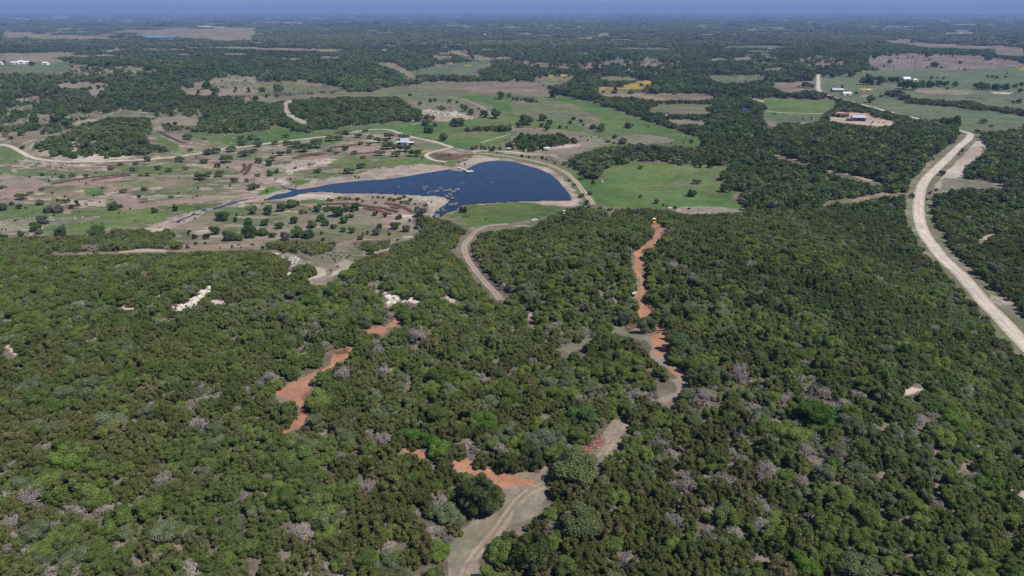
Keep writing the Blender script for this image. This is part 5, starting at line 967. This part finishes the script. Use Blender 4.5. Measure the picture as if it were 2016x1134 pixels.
barn("hut", "small white hut under the oaks beside the ranch road", "hut", 682, 264.5, 5.5, 3.5, 2.2, 3.1, math.radians(10), M_WHITE, M_WALL)
# boat dock
x, y, z = at(908, 333.2); x2, y2, _ = at(925, 339.2); rz = math.atan2(y2 - y, x2 - x); L = math.hypot(x2 - x, y2 - y); D = thing("boat_dock", "pale boat dock reaching out from the far bank of the lake", "dock", (x, y, .1), rz)
part("walkway", [box(-6, L - 2.6, -.75, .75, .55, .7)], M_DOCK, D); part("platform", [box(L - 2.5, L + 2.2, -2.6, 2.4, .52, .74)], M_DOCK, D)
for q in (-2.3, 2.1): [part("leg", [prism((k, q, -1.6), (k, q, 1.7), .12, .12, 8)], M_TIMBER, D) for k in (L - 2.2, L + 1.9)]
for k in np.linspace(-4, L - 4, 4): part("leg", [prism((k, .6, -1.6), (k, .6, .6), .1, .1, 8)], M_TIMBER, D)
part("rail", [box(L + 1.8, L + 2.0, -2.3, 2.1, 1.5, 1.62)], M_WHITE, D); part("bench", [box(L + .9, L + 1.5, -1.6, 1.4, .95, 1.05), box(L + 1.1, L + 1.3, -1.4, -1.2, .74, .95), box(L + 1.1, L + 1.3, 1.0, 1.2, .74, .95)], M_DOCK, D)
# box blinds on legs
def blind(name, label, px, py, s, hgt_, m, flat=False):
    x, y, z = at(px, py); t = thing(name, label, "hunting blind" if not flat else "shelter", (x, y, z), random.uniform(-.2, .2))
    part("cabin" if not flat else "canopy", [box(-s, s, -s, s, hgt_, hgt_ + (1.9 if not flat else .35))], m, t, .04)
    part("roof", [box(-s - .15, s + .15, -s - .15, s + .15, hgt_ + (1.91 if not flat else .36), hgt_ + (2.05 if not flat else .5))], m, t)
    for a in (-1, 1):
        for b in (-1, 1): part("leg", [prism((a * s * 1.15, b * s * 1.15, -.3), (a * s * .8, b * s * .8, hgt_), .07, .07, 6)], M_TIMBER, t)
    if not flat: part("window", [box(-s * .6, s * .6, -s - .03, -s - .01, hgt_ + 1.0, hgt_ + 1.4)], M_DARK, t); part("ladder", [box(s + .02, s + .08, -.3, -.22, -.2, hgt_), box(s + .02, s + .08, .22, .3, -.2, hgt_)] + [box(s + .02, s + .08, -.21, .21, q, q + .06) for q in np.arange(.2, hgt_, .4)], M_TIMBER, t)
blind("hunting_blind", "pale box blind on tall legs above the trees beside the lake meadow", 1110, 431, .62, 3.4, M_WALL)
blind("hunting_blind", "white box blind on legs against the dark oak grove behind the dam", 1010.5, 291, .9, 1.8, M_WHITE); blind("stock_shelter", "white flat roofed shelter on legs at the edge of the dark grove", 1076, 296.5, 2.6, 2.2, M_WHITE, True); blind("stock_shelter", "small white open shelter at the left end of the dark grove", 1002, 295, 1.6, 1.2, M_WHITE, True); blind("hunting_blind", "narrow white blind standing on the pale bank behind the dam", 1035, 301, .5, 1.2, M_WHITE); blind("hunting_blind", "small white feeder blind in the field below the dam", 1185.5, 361.5, .5, .7, M_WALL); blind("hunting_blind", "white box blind on legs behind the belt of dark trees", 1311, 233, 1.0, 3.2, M_WHITE)
# windrows of cleared brush
def windrow(label, pts, w=2.6, h=1.3, m=None, seed=0, name="brush_windrow"):
    rng = np.random.default_rng(seed); wv = ground([p[0] for p in pts], [p[1] for p in pts]); p = smooth_line(wv, 1.0); P = []
    for q in p:
        zz = float(hgt(q[0], q[1]))
        iv, fc = ICO[0]; r = np.array([w * .36 * rng.uniform(.6, 1.15), w * .36 * rng.uniform(.6, 1.15), h * rng.uniform(.4, .8)]); P.append((iv * (1 + .25 * rng.normal(size=(12, 1))) * r + (q[0] + rng.normal() * .25, q[1] + rng.normal() * .25, zz + h * .15), fc))
        for _ in range(16):
            d = rdir(rng, 1)[0] * np.array([1, 1, .55]); c = np.array([q[0] + rng.normal() * w * .3, q[1] + rng.normal() * w * .3, zz + h * rng.uniform(.2, .85)]); ln = rng.uniform(.5, 1.3); P.append(prism(c - d * ln, c + d * ln, .06, .025, 3))
    v, f = join(P); c0 = np.r_[wv[0, :2], hgt(*wv[0, :2])]; o = obj(name, new_mesh(name, v - c0, f, m or M_BRUSH), None, c0); tag(o, label, "brush pile", "windrows of cleared brush"); return o
windrow("long brush windrow sweeping below the dark hedge on the cleared pink ground", c6([(520,692),(640,690),(740,690),(830,703),(920,715),(1000,724),(1060,740),(1110,752)]), 3, 1.5, None, 1); windrow("short brush windrow nearest the pasture on the cleared pink ground", c6([(855,725),(930,738),(1000,752),(1060,768)]), 2.6, 1.2, None, 2); windrow("brush windrow under the tall live oaks on the pink point", c6([(1020,684),(1080,695),(1140,708),(1190,730),(1222,752)]), 3, 1.4, None, 3); windrow("tiny brush windrow between two longer ones on the pink point", c6([(1060,715),(1120,724)]), 2.4, 1.1, None, 4)
windrow("brush windrow along the front of the brush heap loop", c6([(1400,325),(1480,335),(1560,330),(1640,312),(1700,296)]), 3.4, 1.5, M_REDBRUSH, 5); windrow("brush windrow behind another inside the brush heap loop", c6([(1420,308),(1500,318),(1580,314),(1660,298)]), 3.4, 1.5, M_REDBRUSH, 6); windrow("low brush heap in the middle of the brush heap loop", c6([(1400,296),(1470,302),(1540,300)]), 3.4, 1.3, M_BRUSH, 7)
windrow("upper of two brush windrows left of the lake", c6([(330,308),(420,298),(500,294),(560,293)]), 2.4, 1.2, None, 8); windrow("lower of two brush windrows left of the lake", c6([(295,328),(360,318),(430,308),(500,303)]), 2.4, 1.2, None, 9); windrow("brush windrow between live oaks left of the lake house", c6([(590,246),(680,236),(760,226),(810,220)]), 2.6, 1.2, None, 10); windrow("brush windrow under the live oaks in front of the lake house", c6([(780,292),(860,289),(940,281)]), 2.6, 1.2, None, 11); windrow("short brush windrow far left of the lake house oaks", c6([(280,258),(340,256)]), 2.2, 1.1, None, 25)
windrow("long brush windrow across the left pasture", c5([(410,532),(500,515),(640,492),(820,470),(1005,453)]), 2.4, 1.1, None, 12); windrow("shorter brush windrow just below the long one in the left pasture", c5([(730,500),(820,488),(920,474),(1020,463)]), 2.4, 1.1, None, 13); windrow("left one of two steep brush windrows by the grey oaks", c5([(1890,440),(1925,412),(1918,375)]), 2.6, 1.2, None, 14); windrow("right one of two steep brush windrows by the grey oaks", c5([(1918,458),(1950,425),(1972,372)]), 2.6, 1.2, None, 15); windrow("curved brush windrow along the brown earth patch in the green field", c5([(1240,115),(1290,140),(1340,165),(1400,195),(1455,207)]), 2.6, 1.1, None, 16); windrow("straight dark brush row at the edge of the upper left meadow", c1([(320,898),(400,893),(470,884)]), 3, 1.3, None, 17)
windrow("heap of reddish cut brush beside the track near the red dirt junction", [(1152,890),(1164,880),(1172,872),(1182,868)], 3.2, 1.5, M_REDBRUSH, 18, "brush_heap"); windrow("heap of torn brush beside the lone juniper on the red cut", [(1238,648),(1248,644),(1256,643)], 2.4, 1.4, M_REDBRUSH, 19, "brush_heap"); windrow("dark brush heap lying on the left red dirt spur", [(668,697),(676,694),(684,692)], 2.4, 1.3, M_REDBRUSH, 20, "brush_heap"); windrow("brush pushed up along the right edge of the left red dirt spur", [(600,812),(606,800),(603,790),(608,778)], 1.8, 1.0, M_REDBRUSH, 21, "brush_heap"); windrow("row of pushed brush along the right edge of the red dozer cut", [(1268,592),(1278,600),(1284,608)], 1.6, 1.0, M_REDBRUSH, 22, "brush_heap"); windrow("low brown brush pile on the meadow beside the lake", [(912,428),(920,427)], 2.4, 1.0, M_BRUSH, 23, "brush_heap"); windrow("thin grey brush line at the right end of the bare pink yard", c4([(880,905),(930,915)]), 3, 1.2, M_BRUSH, 24, "brush_heap")
# far farm buildings, each a small gabled house of its own
FB = [("white farm building", 34, 126.5, 11, 6), ("white farm building", 43, 125.5, 15, 7), ("white farm building", 54, 126, 11, 6), ("white farm building", 90.5, 127.5, 15, 6), ("white farm building", 26, 126.5, 9, 6), ("white farm building", 2, 127, 9, 6)]
for px, py in [(34,49.5),(41,49.5),(50,49),(95,51),(103,51),(129,49),(181,51.5),(195,51.5),(215,48.5),(308,49.5),(317,50),(343,47.5),(360,38.5),(197,42),(247,39),(285,39),(443,44),(291,46.5),(343,143),(332,145)]: FB.append(("white building", px, py, 0, 0))
for px, py in [(516,47.5),(568,47),(591,47),(629,34),(862,31),(885,53.5),(689,35.5),(695,40.5),(933,67),(955,68),(1003,55),(1189,48.5),(1078,57),(1078,70),(1054,41),(1235,41.5),(1249,41.5),(1276,42.5),(1304,42.5),(1119,102),(1549,148.5),(1890,65),(1933,68),(1571,58.5),(1555,93.5),(1858,31),(1472,55)]: FB.append(("white building", px, py, 0, 0))
for bl, px, py, L, h in FB:
    x, y, z = at(px, py); d = math.hypot(x, y); 
    if not L: L = 3.0 * d / FPX * random.uniform(.8, 1.25)
    if d > 2500: L = min(L, 60)
    h = h or max(3.5, L * .34)
    t = barn("farm_building", "", "building", px, py, L, L * .5, h * .72, h * 1.1, random.uniform(-.3, .3), M_FARROOF, M_FARWALL, False, "white buildings far across the plain", doors=(L < 22 and d < 2500))
    zone_ = "at the far left farm" if (px < 100 and 120 < py < 130) else ("on the far plain " + ("left of the far lake" if px < 270 else "right of the far lake" if px < 520 else "behind the ploughed field" if px < 1000 else "behind the yellow field" if px < 1450 else "on the right")) if py < 75 else where(px, py)
    items.append((t, f"{'pale' if py < 75 else 'white'} building {zone_}", px))
# dark cattle in the right field, white stock in the left meadow
def cow_mesh():
    P = [prism((-.85, 0, .95), (.75, 0, 1.0), .36, .40, 8), prism((.75, 0, 1.05), (1.15, 0, 1.35), .24, .17, 7), prism((1.1, 0, 1.38), (1.55, 0, 1.15), .17, .10, 7), prism((-.85, 0, 1.1), (-1.0, 0, .55), .04, .03, 4)]
    for a in (-.65, .6):
        for s in (-.22, .22): P.append(prism((a, s, .95), (a + .05 * (a < 0), s, .5), .13, .08, 6)); P.append(prism((a + .05 * (a < 0), s, .5), (a, s, 0), .08, .06, 6))
    for s in (-1, 1): P.append(prism((1.15, s * .12, 1.45), (1.1, s * .32, 1.42), .05, .03, 4))
    return join(P)
cv, cf = cow_mesh(); COW = new_mesh("cow", cv, cf, M_COW)
M_PALECOW = mat("pale_hide", (.70, .66, .60), .8); COWP = new_mesh("cow", cv, cf, M_PALECOW)
for px, py in [(1904,193),(1910,193.5),(1916,194),(1921,193),(1927,195),(1932,194.5),(1937,196),(1983,199),(1988,200),(1847,188.5),(1843,188),(1978,198.5)]:
    x, y, z = at(px, py); c = obj("cow", COW, None, (x, y, z)); c.rotation_euler = (0, 0, random.uniform(0, 6.28)); tag(c, "", "cow", "dark cattle in the right field"); c.scale = (1.15,) * 3
    items.append((c, "dark cow in front of the long tree belt", px))
for px, py in [(443,268.5),(336,278),(346,284.5),(460,274),(455,283.5),(480,281)]:
    x, y, z = at(px, py); c = obj("cow", COWP, None, (x, y, z)); c.rotation_euler = (0, 0, random.uniform(0, 6.28)); tag(c, "", "cow", "pale stock in the left meadow"); items.append((c, "pale cow in the meadow", px))
# pale limestone blocks lying on the bare ground
def rock_mesh(s):
    rng = np.random.default_rng(s); iv, fc = ICO[1]; return new_mesh("limestone_block", iv * (1 + .2 * rng.normal(size=(len(iv), 1))) * np.array([.5, .42, .3]), fc, M_ROCK)
RK = [rock_mesh(k) for k in range(3)]; R_ = []
for pl, n, s in ((d1([(1345,500),(1530,425),(1660,280),(1665,360),(1540,470),(1380,525)]), 60, 1.0), (d2([(985,360),(1110,405),(1290,460),(1040,490)]), 50, 1.0), (c6([(1240,620),(1530,650),(1500,700),(1400,760),(1340,720)]), 26, .8), (c6([(230,360),(470,330),(520,380),(260,460)]), 40, .9), (c2([(1310,855),(1570,880),(1660,905),(1420,930)]), 60, 1.6), (c5([(150,340),(560,365),(720,405),(200,410)]), 40, .7), (d3([(1500,40),(2012,100),(1980,260),(1500,180)]), 60, 1.5), (d2([(80,55),(345,115),(250,258),(200,102)]), 40, .8), (c5([(0,800),(300,790),(700,780),(400,850),(0,920)]), 45, .6)):
    xs = [p[0] for p in pl]; ys = [p[1] for p in pl]; k = 0; q = []
    while len(q) < n and k < 4000:
        k += 1; a, b = random.uniform(min(xs), max(xs)), random.uniform(min(ys), max(ys))
        if inside(np.array([a]), np.array([b]), pl)[0]: q.append((a, b))
    for (x, y, z) in ground([t[0] for t in q], [t[1] for t in q]): sz = random.uniform(.5, 1.8) * s; R_.append([x, y, z, sz, sz * random.uniform(.7, 1.2), 0, 1, 1, 1, random.uniform(0, 6.28)])
scatter("limestone_rubble", RK, np.array(R_), "pale limestone blocks strewn over bare rocky ground", "rocks")
settle_labels(items)

# ------------------------------------------------------------------ the air
hv, hf = box(-70000, 70000, -3000, 75000, -25, HAZE_TOP)
HZ = obj("haze", new_mesh("haze", hv, hf), kind='stuff'); tag(HZ, "thin blue haze over the whole plain", "haze")
m = bpy.data.materials.new("haze_air"); m.use_nodes = True; n = m.node_tree.nodes; n.clear(); o_ = n.new("ShaderNodeOutputMaterial"); pv = n.new("ShaderNodeVolumePrincipled")
pv.inputs["Color"].default_value = (*HAZE_COLOR, 1); pv.inputs["Density"].default_value = HAZE_DENSITY; pv.inputs["Anisotropy"].default_value = 0.0
m.node_tree.links.new(pv.outputs[0], o_.inputs["Volume"]); HZ.data.materials.append(m)
